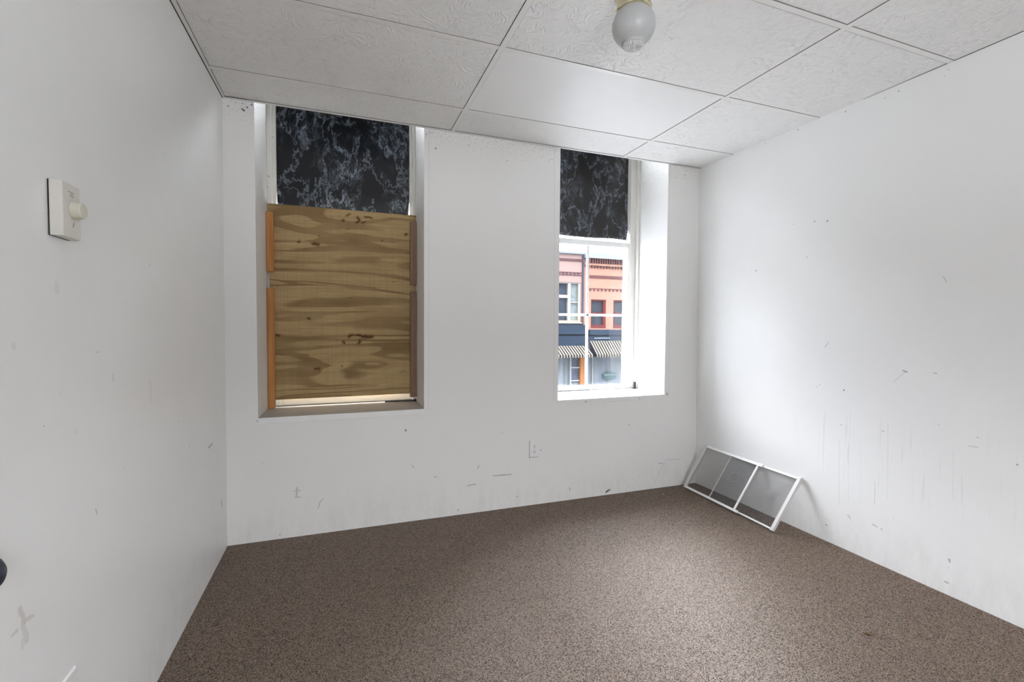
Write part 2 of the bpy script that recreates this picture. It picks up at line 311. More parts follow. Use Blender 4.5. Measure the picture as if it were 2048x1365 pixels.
def carpet():
    k = NT('brown_loop_carpet')
    P = k.pos()
    v = k.n('ShaderNodeTexVoronoi'); v.inputs['Scale'].default_value = 400; k.l(k.pos(scale=(1,0.8,1), rot=(0,0,0.12)), v.inputs['Vector'])
    cs = k.n('ShaderNodeSeparateColor'); k.l(v.outputs['Color'], cs.inputs[0])
    fine = k.ramp(cs.outputs[0], [(0.0,(0.004,0.002,0.001)),(0.22,(0.013,0.007,0.003)),(0.5,(0.040,0.024,0.013)),(0.78,(0.088,0.060,0.038)),(1.0,(0.21,0.155,0.11))])
    tint = k.mix(k.rng(cs.outputs[1], 0.82, 0.86, 0, 0.55), fine, (0.20,0.075,0.045))
    tint = k.mix(k.rng(cs.outputs[2], 0.86, 0.90, 0, 0.5), tint, (0.09,0.115,0.075))
    n1 = k.noise(P, 140, 3, 0.7)
    c = k.mix(k.rng(n1, 0.35, 0.65, 0, 0.55), tint, k.mix(0.5, tint, (0.055,0.038,0.028)))
    n2 = k.noise(P, 1.7, 3, 0.6)
    c = k.mix(k.rng(n2, 0.3, 0.7, 0, 0.22), c, (0.05,0.034,0.025))
    # lint
    v2 = k.n('ShaderNodeTexVoronoi'); v2.inputs['Scale'].default_value = 9; k.l(P, v2.inputs['Vector'])
    c = k.mix(k.rng(v2.outputs['Distance'], 0.012, 0.018, 0.7, 0), c, (0.6,0.55,0.5))
    # wave rows of loops
    wv = k.n('ShaderNodeTexWave'); wv.bands_direction = 'Y'; wv.inputs['Scale'].default_value = 34; wv.inputs['Distortion'].default_value = 3.5
    wv.inputs['Detail'].default_value = 2; wv.inputs['Detail Scale'].default_value = 3; k.l(P, wv.inputs['Vector'])
    h = k.math('ADD', k.math('MULTIPLY', v.outputs['Distance'], -1.0), k.math('MULTIPLY', wv.outputs['Fac'], 0.22))
    nb = k.bump(h, 0.55, 0.003)
    body = k.n('ShaderNodeBsdfDiffuse'); k.l(c, body.inputs[0]); k.l(nb, body.inputs['Normal'])
    gl = k.n('ShaderNodeBsdfGlossy'); gl.inputs['Roughness'].default_value = 0.37; k.l(nb, gl.inputs['Normal'])
    gc = k.mix(k.rng(cs.outputs[0], 0.0, 0.6, 0, 1), (0.04,0.034,0.028), (0.21,0.186,0.168)); k.l(gc, gl.inputs[0])
    ad = k.n('ShaderNodeAddShader'); k.l(body.outputs[0], ad.inputs[0]); k.l(gl.outputs[0], ad.inputs[1])
    return k.done(ad.outputs[0])
M_carpet = carpet()

def panel_mat(name, col, swirl=True):
    k = NT(name)
    P = k.pos()
    if swirl:
        n = k.noise(P, 9.0, 1.5, 0.5, 0.6)
        rings = k.math('SINE', k.math('MULTIPLY', n, 95.0))
        brk = k.rng(k.noise(P, 45, 2), 0.42, 0.58, 0, 1)
        h = k.math('MULTIPLY', rings, brk)
        h = k.math('ADD', h, k.math('MULTIPLY', k.noise(P, 260, 2), 0.5))
        nr = k.bump(h, 0.55, 0.0022)
    else:
        nr = k.bump(k.noise(P, 3, 2), 0.2, 0.003)
    c = k.mix(k.rng(k.noise(P, 2.2, 4, 0.6), 0.4, 0.7, 0, 0.4), col, tuple(x*0.95 for x in col))
    s = k.n('ShaderNodeSeparateXYZ'); k.l(P, s.inputs[0])
    if swirl:   # noisy browner patch along the window-wall edge, strongest at left
        m = k.math('MULTIPLY', k.rng(s.outputs[1], -0.10, 0.0, 0, 1, True), k.rng(k.noise(P, 12, 4, 0.7), 0.42, 0.66, 0, 0.4))
        m = k.math('MULTIPLY', m, k.rng(s.outputs[0], 1.2, 0.2, 0, 1))
        c = k.mix(m, c, (0.32,0.28,0.22))
    return k.done(k.bsdf(c, 0.55 if swirl else 0.46, 0.35, nrm=nr))
M_panel = panel_mat('embossed_ceiling_panel', (0.74,0.735,0.72))
M_panel2 = panel_mat('smooth_ceiling_panel', (0.76,0.755,0.745), False)
M_grid = simple('ceiling_grid_paint', (0.72,0.71,0.69), 0.4, 0.5, var=0.04)
M_gap = simple('ceiling_gap_dark', (0.03,0.028,0.025), 0.9)

def chipped_paint(name, base, under, amount=0.6):
    k = NT(name); P = k.pos()
    n = k.noise(P, 38, 5, 0.75); n2 = k.noise(P, 6, 3, 0.6)
    c = k.mix(k.rng(n2, 0.35, 0.7, 0, 0.5), base, tuple(x*0.86 for x in base))
    c = k.mix(k.rng(n, 0.66, 0.70, 0, amount), c, under)
    return k.done(k.bsdf(c, 0.45, 0.4, nrm=k.bump(n, 0.3, 0.001)))
M_frame = chipped_paint('window_frame_paint', (0.72,0.71,0.67), (0.20,0.16,0.12), 0.7)
M_vinyl = simple('white_vinyl_sash', (0.80,0.80,0.78), 0.35, 0.5, var=0.04)
M_sill_a = chipped_paint('dirty_sill_paint', (0.46,0.43,0.40), (0.10,0.08,0.065), 0.8)
M_sill_edge = chipped_paint('sill_edge_paint', (0.80,0.80,0.79), (0.30,0.27,0.24), 0.5)
M_sill_b = chipped_paint('clean_sill_paint', (0.84,0.835,0.83), (0.5,0.47,0.45), 0.25)
M_gunk = simple('dark_grime', (0.025,0.02,0.018), 0.8)

def glass(name, tint=(0.97,0.98,0.99), refl=0.02, dust=0.0, specks=False, dcol=(0.8,0.85,0.95)):
    k = NT(name)
    tr = k.n('ShaderNodeBsdfTransparent'); tr.inputs[0].default_value = (*tint, 1)
    gl = k.n('ShaderNodeBsdfGlossy'); gl.inputs['Roughness'].default_value = 0.02; gl.inputs[0].default_value = (1,1,1,1)
    fr = k.n('ShaderNodeLayerWeight'); fr.inputs[0].default_value = 0.25
    mx = k.n('ShaderNodeMixShader'); k.l(k.rng(fr.outputs['Fresnel'], 0, 1, refl, 0.5), mx.inputs[0]); k.l(tr.outputs[0], mx.inputs[1]); k.l(gl.outputs[0], mx.inputs[2])
    sh = mx.outputs[0]
    if dust or specks:
        df = k.n('ShaderNodeBsdfTranslucent'); df.inputs[0].default_value = (*dcol, 1)
        P = k.pos(); f = k.rng(k.noise(k.pos(scale=(1,1,0.5)), 9, 5, 0.7), 0.35, 0.75, dust*0.4, dust*1.4)
        v = k.n('ShaderNodeTexVoronoi'); v.inputs['Scale'].default_value = 22; k.l(P, v.inputs['Vector'])
        f = k.math('ADD', f, k.rng(v.outputs['Distance'], 0.035, 0.06, 0.5, 0), clamp=True)
        m2 = k.n('ShaderNodeMixShader'); k.l(f, m2.inputs[0]); k.l(sh, m2.inputs[1]); k.l(df.outputs[0], m2.inputs[2]); sh = m2.outputs[0]
    return k.done(sh)
M_glass = glass('dusty_window_glass', dust=0.006, specks=True, dcol=(0.055,0.06,0.066))
M_glass_haze = glass('hazy_window_glass', tint=(0.90,0.93,0.99), dust=0.03, specks=True, dcol=(0.06,0.067,0.08))
M_glass_clear = glass('plain_glass')

def plywood():
    k = NT('rough_plywood')
    base = k.pos(scale=(0.55,1,5.2)); 
    wob = k.noise(k.pos(scale=(2.2,1,5.5)), 1.3, 3, 0.55)
    figure = k.noise(base, 1.35, 2.2, 0.5, 0.55)
    bands = k.math('FRACT', k.math('ADD', k.math('MULTIPLY', figure, 5.0), k.math('MULTIPLY', wob, 0.6)))
    late = k.math('MULTIPLY', k.rng(bands, 0.52, 0.60, 0, 1, True), k.rng(bands, 0.99, 0.86, 0, 1))
    fibre = k.noise(k.pos(scale=(3.0,1,160)), 1.0, 4, 0.7)
    cross = k.noise(k.pos(scale=(220,1,3)), 1.0, 2, 0.6)
    c = k.mix(k.rng(fibre, 0.3, 0.7, 0, 1), (0.36,0.245,0.112), (0.50,0.37,0.185))
    c = k.mix(k.rng(cross, 0.4, 0.7, 0, 0.18), c, (0.16,0.10,0.045))
    c = k.mix(k.math('MULTIPLY', late, k.rng(k.noise(k.pos(scale=(1,1,3)), 2.6, 2), 0.30, 0.60, 0.30, 0.78)), c, (0.185,0.108,0.042))
    tone = k.noise(k.pos(scale=(1.5,1,3.5)), 2.0, 3, 0.6)
    c = k.mix(k.rng(tone, 0.5, 0.72, 0, 0.5), c, (0.27,0.175,0.078))
    P0 = k.pos(); wv = k.vm('SUBTRACT', k.noise(P0, 30, 3, color=True), (0.5,0.5,0.5)).outputs[0]
    Pw = k.vm('MULTIPLY', k.vm('ADD', P0, k.vm('SCALE', wv, scale=0.03).outputs[0]).outputs[0], (1,0,1)).outputs[0]
    kn = [((a,0,b),(c_,0,d),r,s) for a,b,c_,d,r,s in MK_PLY]
    c = k.mix(strokes(k, Pw, kn), c, (0.030,0.010,0.004))
    halo = [((a,0,b),(c_,0,d),r*3.0,s*0.6) for a,b,c_,d,r,s in MK_PLY if r > 0.004]
    c = k.mix(strokes(k, Pw, halo), c, (0.115,0.045,0.012))
    return k.done(k.bsdf(c, 0.72, 0.25, nrm=k.bump(k.math('ADD', fibre, k.math('MULTIPLY', late, 0.4)), 0.35, 0.001)))
M_ply = plywood()
def pine(name, col, dk):
    k = NT(name)
    f = k.noise(k.pos(scale=(60,60,2.2)), 1.0, 4, 0.6); g = k.noise(k.pos(), 14, 3, 0.6)
    c = k.mix(k.rng(f, 0.35, 0.65, 0, 1), col, dk)
    c = k.mix(k.rng(g, 0.70, 0.74, 0, 0.8), c, (0.10,0.035,0.01))
    return k.done(k.bsdf(c, 0.6, 0.3))
M_pine = pine('orange_pine', (0.56,0.27,0.09), (0.40,0.165,0.045))
M_pine_grey = pine('weathered_pine', (0.30,0.19,0.13), (0.22,0.135,0.09))

def marble_film(name, trans, off, base=(0.006,0.007,0.009)):
    k = NT(name)
    P = k.pos(scale=(1,1,0.55), rot=(0,0.28,0), loc=(off,0,off*0.4))
    w1 = k.vm('SUBTRACT', k.noise(P, 5.5, 5, 0.65, color=True), (0.5,0.5,0.5)).outputs[0]
    Pd = k.vm('ADD', P, k.vm('SCALE', w1, scale=0.22).outputs[0]).outputs[0]
    def vein(scale, wd, det=3, src=Pd):
        n = k.noise(src, scale, det, 0.6)
        return k.rng(k.math('ABSOLUTE', k.math('SUBTRACT', n, 0.5)), 0, wd, 1, 0, True)
    v1 = vein(5.0, 0.022, 4); v2 = vein(10.0, 0.020, 4); v3 = vein(24.0, 0.03, 4)
    msk = k.rng(k.noise(P, 4.2, 3, 0.6), 0.44, 0.60, 0, 1, True)
    cloud = k.math('MULTIPLY', k.rng(k.noise(Pd, 26, 6, 0.75), 0.50, 0.68, 0, 1), msk)
    f = k.math('ADD', k.math('MULTIPLY', v1, 0.55), k.math('MULTIPLY', k.math('MULTIPLY', v2, msk), 0.55))
    f = k.math('ADD', f, k.math('MULTIPLY', k.math('MULTIPLY', v3, msk), 0.30))
    f = k.math('MULTIPLY', k.math('ADD', f, k.math('MULTIPLY', cloud, 0.30)), k.rng(k.noise(P, 60, 3), 0.3, 0.6, 0.45, 1), clamp=True)
    c = k.mix(f, base, (0.24,0.28,0.34))
    b = k.bsdf(c, 0.30, 0.35, nrm=k.bump(k.noise(k.pos(), 7, 2), 0.25, 0.004))
    tl = k.n('ShaderNodeBsdfTranslucent'); tl.inputs[0].default_value = (*trans, 1)
    ad = k.n('ShaderNodeAddShader'); k.l(b, ad.inputs[0]); k.l(tl.outputs[0], ad.inputs[1])
    return k.done(ad.outputs[0])
M_film_a = marble_film('black_marble_film', (0.0012,0.0013,0.0015), 0.0)
M_film_b = marble_film('worn_marble_film', (0.008,0.0076,0.0072), 5.3, (0.022,0.021,0.021))

M_plastic = simple('white_plastic', (0.77,0.77,0.765), 0.3)
M_ivory = simple('ivory_thermostat_plastic', (0.66,0.64,0.59), 0.42, var=0.03)
M_ivory_knob = simple('ivory_knob_plastic', (0.62,0.60,0.50), 0.42, var=0.05)
M_greyprint = simple('grey_print', (0.22,0.22,0.21), 0.6)
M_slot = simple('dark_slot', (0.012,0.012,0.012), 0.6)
M_screw = simple('screw_steel', (0.45,0.44,0.42), 0.35, metal=1.0)
M_brass = simple('polished_brass', (0.78,0.72,0.50), 0.16, metal=1.0, var=0.08)
M_navy = simple('navy_rubber', (0.012,0.018,0.04), 0.45)
M_alu = chipped_paint('worn_white_aluminium', (0.72,0.72,0.70), (0.30,0.29,0.28), 0.6)
M_alu_c = simple('white_aluminium', (0.78,0.78,0.76), 0.35, var=0.04)
M_wood_stile = chipped_paint('weathered_white_stile', (0.60,0.59,0.57), (0.24,0.22,0.20), 0.85)

def frosted():
    k = NT('frosted_glass_globe')
    d = k.bsdf((0.66,0.67,0.67), 0.28, 0.5)
    t = k.n('ShaderNodeBsdfTranslucent'); t.inputs[0].default_value = (0.75,0.76,0.76,1)
    x = k.n('ShaderNodeMixShader'); x.inputs[0].default_value = 0.42; k.l(d, x.inputs[1]); k.l(t.outputs[0], x.inputs[2])
    return k.done(x.outputs[0])
M_frost = frosted()
M_crystal = NT('clear_pressed_glass')
M_crystal = M_crystal.done(M_crystal.bsdf((0.92,0.93,0.93), 0.08, 0.8, IOR=1.5, Transmission_Weight=0.25))

def screen_mesh(name, pu, pv, skew, open_=0.55):
    """woven insect mesh: fine wires, open between them"""
    k = NT(name)
    uv = k.n('ShaderNodeUVMap'); uv.uv_map = 'UVMap'
    s = k.n('ShaderNodeSeparateXYZ'); k.l(uv.outputs[0], s.inputs[0])
    u, v = s.outputs[0], s.outputs[1]
    r2 = k.math('ADD', k.math('POWER', k.math('SUBTRACT', u, 0.355), 2.0), k.math('POWER', k.math('SUBTRACT', v, 0.20), 2.0))
    lump = k.math('SUBTRACT', k.noise(uv.outputs[0], 9.0, 1, 0.4), 0.5)
    ph = k.math('ADD', k.math('MULTIPLY', r2, skew), k.math('MULTIPLY', lump, skew*0.006))
    a = k.math('SINE', k.math('ADD', k.math('MULTIPLY', u, 2*math.pi/pu), ph))
    b = k.math('SINE', k.math('MULTIPLY', v, 2*math.pi/pv))
    fa = k.rng(a, 0.72, 0.92, 1, 0); fb = k.rng(b, 0.80, 0.95, 1, 0)
    wire = k.math('SUBTRACT', 1.0, k.math('MULTIPLY', fa, fb), clamp=True)
    d = k.bsdf((0.085,0.087,0.092), 0.6, 0.3)
    t = k.n('ShaderNodeBsdfTransparent')
    x = k.n('ShaderNodeMixShader'); k.l(k.math('MULTIPLY', wire, 0.88), x.inputs[0]); k.l(t.outputs[0], x.inputs[1]); k.l(d, x.inputs[2])
    return k.done(x.outputs[0])
M_mesh1 = screen_mesh('insect_mesh_front', 0.0018, 0.0018, 0.0)
M_mesh2 = screen_mesh('insect_mesh_rear', 0.0018, 0.0018, 2*math.pi*430)

# ------------------------------------------------------------------ room shell
e = 0.0
fl = MB(); X0, X1 = -0.12, W+0.2
fl.hexa([(X0,REAR_Y-0.2,fz(X0)-0.15),(X1,REAR_Y-0.2,fz(X1)-0.15),(X1,0.10,fz(X1)-0.15),(X0,0.10,fz(X0)-0.15),
         (X0,REAR_Y-0.2,fz(X0)),(X1,REAR_Y-0.2,fz(X1)),(X1,0.10,fz(X1)),(X0,0.10,fz(X0))])
struct(obj('floor', fl, M_carpet))
ZT = 3.0
def side_wall(name, fn, sgn, mat):
    ys = (REAR_Y-0.2, 0.42); zs = (-0.2, ZT); t = 0.15*sgn
    m = MB(); p = []
    for z in zs:
        for y in ys: p.append((fn(y, z), y, z))
    a, b, c, d = p
    o = lambda q: (q[0]+t, q[1], q[2])
    m.hexa([a, o(a), o(b), b, c, o(c), o(d), d])
    return struct(obj(name, m, mat))
side_wall('wall_left', lx, -1, M_wleft)
side_wall('wall_right', rx, 1, M_wright)
YO = 0.46
wb = MB()
wb.prism([(-0.15,0),(A0,0),(A0+0.013,0.32),(A0+0.013,YO),(-0.15,YO)], 'z', -0.2, ZT)
wb.box(A1, B0, 0, YO, -0.2, ZT)
wb.box(B1, W+0.2, 0, YO, -0.2, ZT)
wb.box(A0, A1, 0, YO, -0.2, ZA-0.032)
wb.box(A0, A1, 0, YO, TOP, ZT)
wb.box(B0, B1, 0, YO, -0.2, ZB-0.029)
wb.box(B0, B1, 0, YO, TOP, ZT)
struct(obj('wall_back', wb, M_wback))
wf = MB()
y0, y1 = REAR_Y-0.15, REAR_Y
wf.box(-0.2, RW[0], y0, y1, -0.2, ZT); wf.box(RW[1], W+0.3, y0, y1, -0.2, ZT)
wf.box(RW[0], RW[1], y0, y1, -0.2, RW[2]); wf.box(RW[0], RW[1], y0, y1, RW[3], ZT)
struct(obj('wall_front', wf, M_rear))
rw_o = MB()
rw_o.box(RW[0], RW[1], y0+0.02, y0+0.07, RW[2], RW[2]+0.05); rw_o.box(RW[0], RW[1], y0+0.02, y0+0.07, RW[3]-0.05, RW[3])
for x in (RW[0], (RW[0]+RW[1])/2-0.02, RW[1]-0.05): rw_o.box(x, x+0.05, y0+0.02, y0+0.07, RW[2]+0.05, RW[3]-0.05)
w3 = struct(obj('window_3', rw_o, M_vinyl))  # unseen window frame, added with its opening for fill light

# unseen roof deck over the ceiling void, added to shut sky light out
struct(obj('roof_deck', MB().box(-0.2, W+0.3, REAR_Y-0.2, YO, ZT, ZT+0.1), M_gap))

# suspended ceiling
T = 0.6096
BX = [1.22025, 1.22025+2*T]
BY = [-0.30982 - i*T for i in range(7)]
ceil = empty('ceiling', (0, 0, 0)); ceil['kind'] = 'structure'
def cplane(m, dz0, dz1): return m.map(lambda p: (p[0], p[1], cz(p[0]) + (dz0 if p[2] < 0.5 else dz1)))
cols = [(-0.04, BX[0]), (BX[0], BX[1]), (BX[1], W+0.05)]
rows = [(0.0, BY[0])] + [(BY[i], BY[i+1]) for i in range(6)] + [(BY[6], REAR_Y)]
G = 0.0105
for ci, (xa, xb) in enumerate(cols):
    for ri, (yt, yb) in enumerate(rows):
        m = MB().box(xa+(G if ci else 0.0), xb-(G if ci < 2 else 0.0), yb+G, yt-(G if ri else 0.006), 0, 1)
        cplane(m, 0.0012, 0.014)
        smooth_one = (ci == 1 and ri == 1)
        o = obj('ceiling_panel', m, M_panel2 if smooth_one else M_panel, ceil)
        if smooth_one: o['label'] = 'smooth flat panel without embossing'
gm = MB()
def gbar(x0, x1, ya, yb):
    gm.v += []; n = len(gm.v); gm.box(x0, x1, ya, yb, 0, 1)
    for i in range(n, len(gm.v)):
        p = gm.v[i]; gm.v[i] = (p[0], p[1], cz(p[0]) + (-0.0016 if p[2] < 0.5 else 0.0))
for x in BX: gbar(x-0.012, x+0.012, REAR_Y, -0.002)
for y in BY:
    for (xa, xb) in cols: gbar(max(xa, 0)+ (0.0125 if xa > 0 else 0.012), min(xb, W)-(0.0125 if xb < W else 0.012), y-0.012, y+0.012)
obj('ceiling_grid', gm, M_grid, ceil)
gm2 = MB()   # dark shadow gap behind the grid flanges
gm = gm2
for x in BX: gbar(x-0.0145, x+0.0135, REAR_Y, -0.002)
for y in BY: gbar(0, W, y-0.0132, y+0.0150)
for i in range(len(gm2.v)):
    p = gm2.v[i]; gm2.v[i] = (p[0], p[1], p[2]+0.0018)
obj('grid_shadow_gap', gm2, M_gap, ceil)
ang = MB()
def abox(p): ang.hexa(p)
def edge(xa, xb, ya, yb, lip):
    n = len(ang.v); ang.box(xa, xb, ya, yb, 0, 1)
    for i in range(n, len(ang.v)):
        p = ang.v[i]; ang.v[i] = (p[0], p[1], cz(p[0]) + (-0.0022 if p[2] < 0.5 else lip))
edge(-0.04, 0.020, REAR_Y, 0.0, 0.0); edge(W-0.022, W+0.05, REAR_Y, 0.0, 0.0)
edge(0.0, W, -0.020, 0.0, 0.0); edge(0.0, W, -0.0015, 0.0, 0.024)
obj('wall_angle', ang, M_grid, ceil)
gm = MB()
def line(xa, xb, ya, yb, d=0.0026):
    n = len(gm.v); gm.box(xa, xb, ya, yb, 0, 1)
    for i in range(n, len(gm.v)):
        p = gm.v[i]; gm.v[i] = (p[0], p[1], cz(p[0]) + (-d if p[2] < 0.5 else 0.0005))
n0 = len(gm.v)
gm.hexa([(lx(REAR_Y,H)-0.001,REAR_Y,cz(0)-0.0028),(lx(REAR_Y,H)+0.0042,REAR_Y,cz(0)-0.0028),(lx(0,H)+0.0042,0,cz(0)-0.0028),(lx(0,H)-0.001,0,cz(0)-0.0028),
         (lx(REAR_Y,H)-0.001,REAR_Y,cz(0)),(lx(REAR_Y,H)+0.0042,REAR_Y,cz(0)),(lx(0,H)+0.0042,0,cz(0)),(lx(0,H)-0.001,0,cz(0))])
line(0.0202, 0.0214, REAR_Y, -0.021, 0.0012); line(W-0.0238, W-0.0222, REAR_Y, -0.021, 0.0012)
line(0.02, 0.13, -0.0216, -0.0202, 0.0024); line(0.13, W-0.02, -0.0212, -0.0202, 0.0012)
obj('edge_gap', gm, M_gap, ceil)

# ------------------------------------------------------------------ windows
def window(n, x0, x1, zs, jl, jr, lower, centre):
    wo_ = empty('window_%d' % n); wo_['kind'] = 'structure'
    # outer frame / jambs with stops
    f = MB()
    for a, b in ((x0, jl), (jr, x1)):
        f.box(a, b, 0.360, YO, zs, TOP)
    f.box(x0, x1, 0.36, YO, TOP-0.05, TOP)
    obj('window_frame', f, M_frame, wo_, bevel=0.002)
    st = MB()
    st.box(x0+(0.013 if n == 1 else 0), x0+0.028+(0.013 if n == 1 else 0), 0.332, 0.360, zs, TOP-0.05)
    st.box(x1-0.020, x1, 0.332, 0.360, zs, TOP-0.05)
    obj('stop_bead', st, M_frame, wo_, bevel=0.003)
    # upper sash (outer track)
    us = MB(); ys0, ys1 = 0.412, 0.440
    a, b = jl-0.012, jr+0.012
    us.box(a, a+0.018, ys0, ys1, 1.83, TOP-0.05); us.box(b-0.018, b, ys0, ys1, 1.83, TOP-0.05)
    us.box(a+0.018, b-0.018, ys0, ys1, 1.83, 1.852); us.box(a+0.018, b-0.018, ys0, ys1, TOP-0.08, TOP-0.05)
    s = obj('upper_sash', us, M_vinyl, wo_, bevel=0.002)
    mt = MB(); zc = 2.29
    mt.box(a+0.018, b-0.018, 0.420, 0.432, zc-0.009, zc+0.009)
    mt.box(centre-0.009, centre+0.009, 0.420, 0.432, 1.852, TOP-0.08)
    obj('muntin', mt, M_vinyl, s)
    obj('glass_pane', MB().box(a+0.016, b-0.016, 0.433, 0.436, 1.85, TOP-0.078), M_glass, s)
    return wo_, (a, b)
w2, _ = window(2, B0, B1, ZB, 2.021, 2.7575, True, 2.386)
w1, _ = window(1, A0, A1, ZA, 0.2115, 1.0165, False, 0.606)

# window 2 lower sash: white frame, one upright and one level bar
ls = MB(); y0, y1 = 0.366, 0.398
xa, xb, zb, zt = 2.019, 2.7595, 0.689, 1.8575
GR, GLf, GB, GT = 2.7445, 2.034, 0.7245, 1.8165
ls.box(xa, GLf, y0, y1, zb, zt); ls.box(GR, xb, y0, y1, zb, zt)
ls.box(GLf, GR, y0, y1, zb, GB); ls.box(GLf, GR, y0, y1, GT, zt)
s2 = obj('lower_sash', ls, M_vinyl, w2, bevel=0.003)
rl = MB().box(GLf-0.01, GR+0.012, y0-0.006, y0+0.001, zb+0.004, zb+0.020)
obj('sash_lift_rail', rl, M_vinyl, s2, bevel=0.002)
mt = MB(); ZM = 1.2765
mt.box(GLf, GR, 0.374, 0.390, ZM-0.009, ZM+0.009); mt.box(2.3855-0.009, 2.3855+0.009, 0.374, 0.390, GB, GT)
obj('muntin', mt, M_vinyl, s2, bevel=0.002)
gl = [(GLf, 2.3855-0.009, GB, ZM-0.009, M_glass), (2.3855+0.009, GR, GB, ZM-0.009, M_glass), (GLf, 2.3855-0.009, ZM+0.009, GT, M_glass_haze), (2.3855+0.009, GR, ZM+0.009, GT, M_glass)]
for a, b, c, d, m in gl:
    obj('glass_pane', MB().box(a-0.003, b+0.003, 0.380, 0.383, c-0.003, d+0.003), m, s2)
# window 1 lower sash, mostly behind the plywood
ls = MB(); ls.box(0.2116, 0.235, 0.366, 0.398, 0.683, 1.858); ls.box(0.995, 1.0164, 0.366, 0.398, 0.683, 1.858)
ls.box(0.235, 0.995, 0.366, 0.398, 0.683, 0.765); ls.box(0.235, 0.995, 0.366, 0.398, 1.815, 1.858)
s1 = obj('lower_sash', ls, M_frame, w1, bevel=0.003)
obj('glass_pane', MB().box(0.232, 0.998, 0.380, 0.383, 0.742, 1.818), M_glass, s1)
# stools (sills)
def sill(parent, x0, x1, z, th, mat, y_in):
    n = MB().box(x0+0.0005, x1-0.0005, 0.001, y_in, z-th+0.001, z)
    obj('window_sill', n, mat, parent, bevel=0.0015)
    obj('sill_edge', MB().box(x0, x1, -0.004, 0.001, z-th, z-0.0005), M_sill_edge if parent is w1 else M_wback, parent, bevel=0.001)
sill(w1, A0, A1, ZA, 0.033, M_sill_a, 0.36)
sill(w2, B0, B1, ZB, 0.029, M_sill_b, 0.36)
gk = MB()
gk.box(0.20, 1.045, 0.352, 0.3585, ZA-0.0002, ZA+0.0032)
obj('grime_line', gk, M_gunk, w1)
gk = MB(); gk.box(2.03, 2.40, 0.354, 0.3585, ZB, ZB+0.0028); gk.box(2.792, 2.806, 0.322, 0.331, ZB, ZB+0.055); gk.box(2.78, 2.812, 0.318, 0.331, ZB, ZB+0.006)
obj('grime_line', gk, M_gunk, w2)

for par, xa_, xb_, zz_ in ((w1, A0, A1, ZA), (w2, B0, B1, ZB)):
    obj('outer_sill', MB().box(xa_+0.001, xb_-0.001, 0.3605, YO+0.04, zz_-0.028, zz_+0.0012), M_frame, par)
# ------------------------------------------------------------------ boarded window: plywood and cleats
ply = MB().hexa([(0.184,0.318,0.728),(1.030,0.318,0.731),(1.030,0.334,0.731),(0.184,0.334,0.728),
                 (0.170,0.318,1.9135),(1.0515,0.318,1.917),(1.0515,0.334,1.917),(0.170,0.334,1.9135)])
tag(obj('plywood_board', ply, M_ply, bevel=0.001), 'knotty plywood board nailed across the lower half of the left window', 'board')
def cleat(x0, x1, z0, z1, mat, label, lean=0.0, y0=0.279):
    m = MB().hexa([(x0,y0,z0),(x1,y0,z0),(x1,0.317,z0),(x0,0.317,z0),(x0-lean,y0,z1),(x1-lean,y0,z1),(x1-lean,0.317,z1),(x0-lean,0.317,z1)])
    tag(obj('wood_cleat', m, mat, bevel=0.002), label, 'wood strip', 'wood strips holding the plywood board')
cleat(0.1655, 0.2025, 1.503, 1.857, M_pine, 'short orange pine strip at upper left edge of the plywood board')
cleat(0.1655, 0.2025, ZA+0.001, 1.404, M_pine, 'long orange pine strip at lower left edge of the plywood, standing on the sill')
cleat(1.0100, 1.0485, 1.455, 1.867, M_pine_grey, 'short brownish wood strip at upper right edge of the plywood board')
cleat(1.0100, 1.0485, ZA+0.03, 1.4125, M_pine_grey, 'long brownish wood strip at lower right edge of the plywood, above the sill corner')

# torn scrap of black film lying on the sill
sc = MB()
pts = [(0.845,0.300,0.004),(0.90,0.300,0.006),(0.96,0.302,0.003),(1.02,0.296,0.004),(1.046,0.292,0.012)]
for i in range(len(pts)-1):
    a, b = pts[i], pts[i+1]; wd = 0.004+0.004*i
    sc.hexa([(a[0],a[1]-wd*0.6,ZA+0.0015),(b[0],b[1]-wd,ZA+0.0015),(b[0],b[1]+wd,ZA+0.0015),(a[0],a[1]+wd*0.6,ZA+0.0015),
             (a[0],a[1]-wd*0.5,ZA+0.003+a[2]),(b[0],b[1]-wd*0.8,ZA+0.003+b[2]),(b[0],b[1]+wd*0.8,ZA+0.004+b[2]),(a[0],a[1]+wd*0.5,ZA+0.004+a[2])])
tag(obj('film_scrap', sc, M_gunk), 'torn black scrap lying on the dirty sill at the lower right corner of the plywood', 'scrap')

# ------------------------------------------------------------------ marbled films on the upper sashes
def film(name, xl0, xl1, xr0, xr1, zb, zt, y, mat, label, wav, curlr):
    def fn(u, v):
        z = zb + (zt-zb)*v
        t = 1-v
        a = xl1 + (xl0-xl1)*v - 0.002*math.sin(v*9); b = xr1 + (xr0-xr1)*v
        b -= curlr*max(0, t-0.72)**2*10
        x = a + (b-a)*u
        yy = y + 0.0012*math.sin(u*5+v*3) - 0.003*math.sin(v*14)*0.3
        if t > 0.9: z += wav*math.sin(u*9.0+0.6)*(t-0.9)*10*0.5 + wav*0.5*math.sin(u*17)*(t-0.9)*10*0.4
        edge_ = max(0, u-0.93)/0.07
        yy -= 0.010*edge_*edge_*max(0, t-0.6)*2.2
        return (x, yy, z)
    o = obj(name, MB().grid(fn, 60, 60), mat, smooth=True, solid=0.0004)
    return tag(o, label, 'window film')
fa = film('marbled_film', 0.200, 0.2165, 1.028, 1.0155, 1.895, 2.60, 0.404, M_film_a, 'black marbled plastic film covering the upper left window above the plywood', 0.0, 0.015)
fp = MB(); n = 0
fp.v = [(0.425,0.400,2.522),(0.505,0.400,2.540),(0.487,0.372,2.452),(0.470,0.385,2.50)]; fp.f = [(0,1,3),(1,2,3),(0,3,2)]
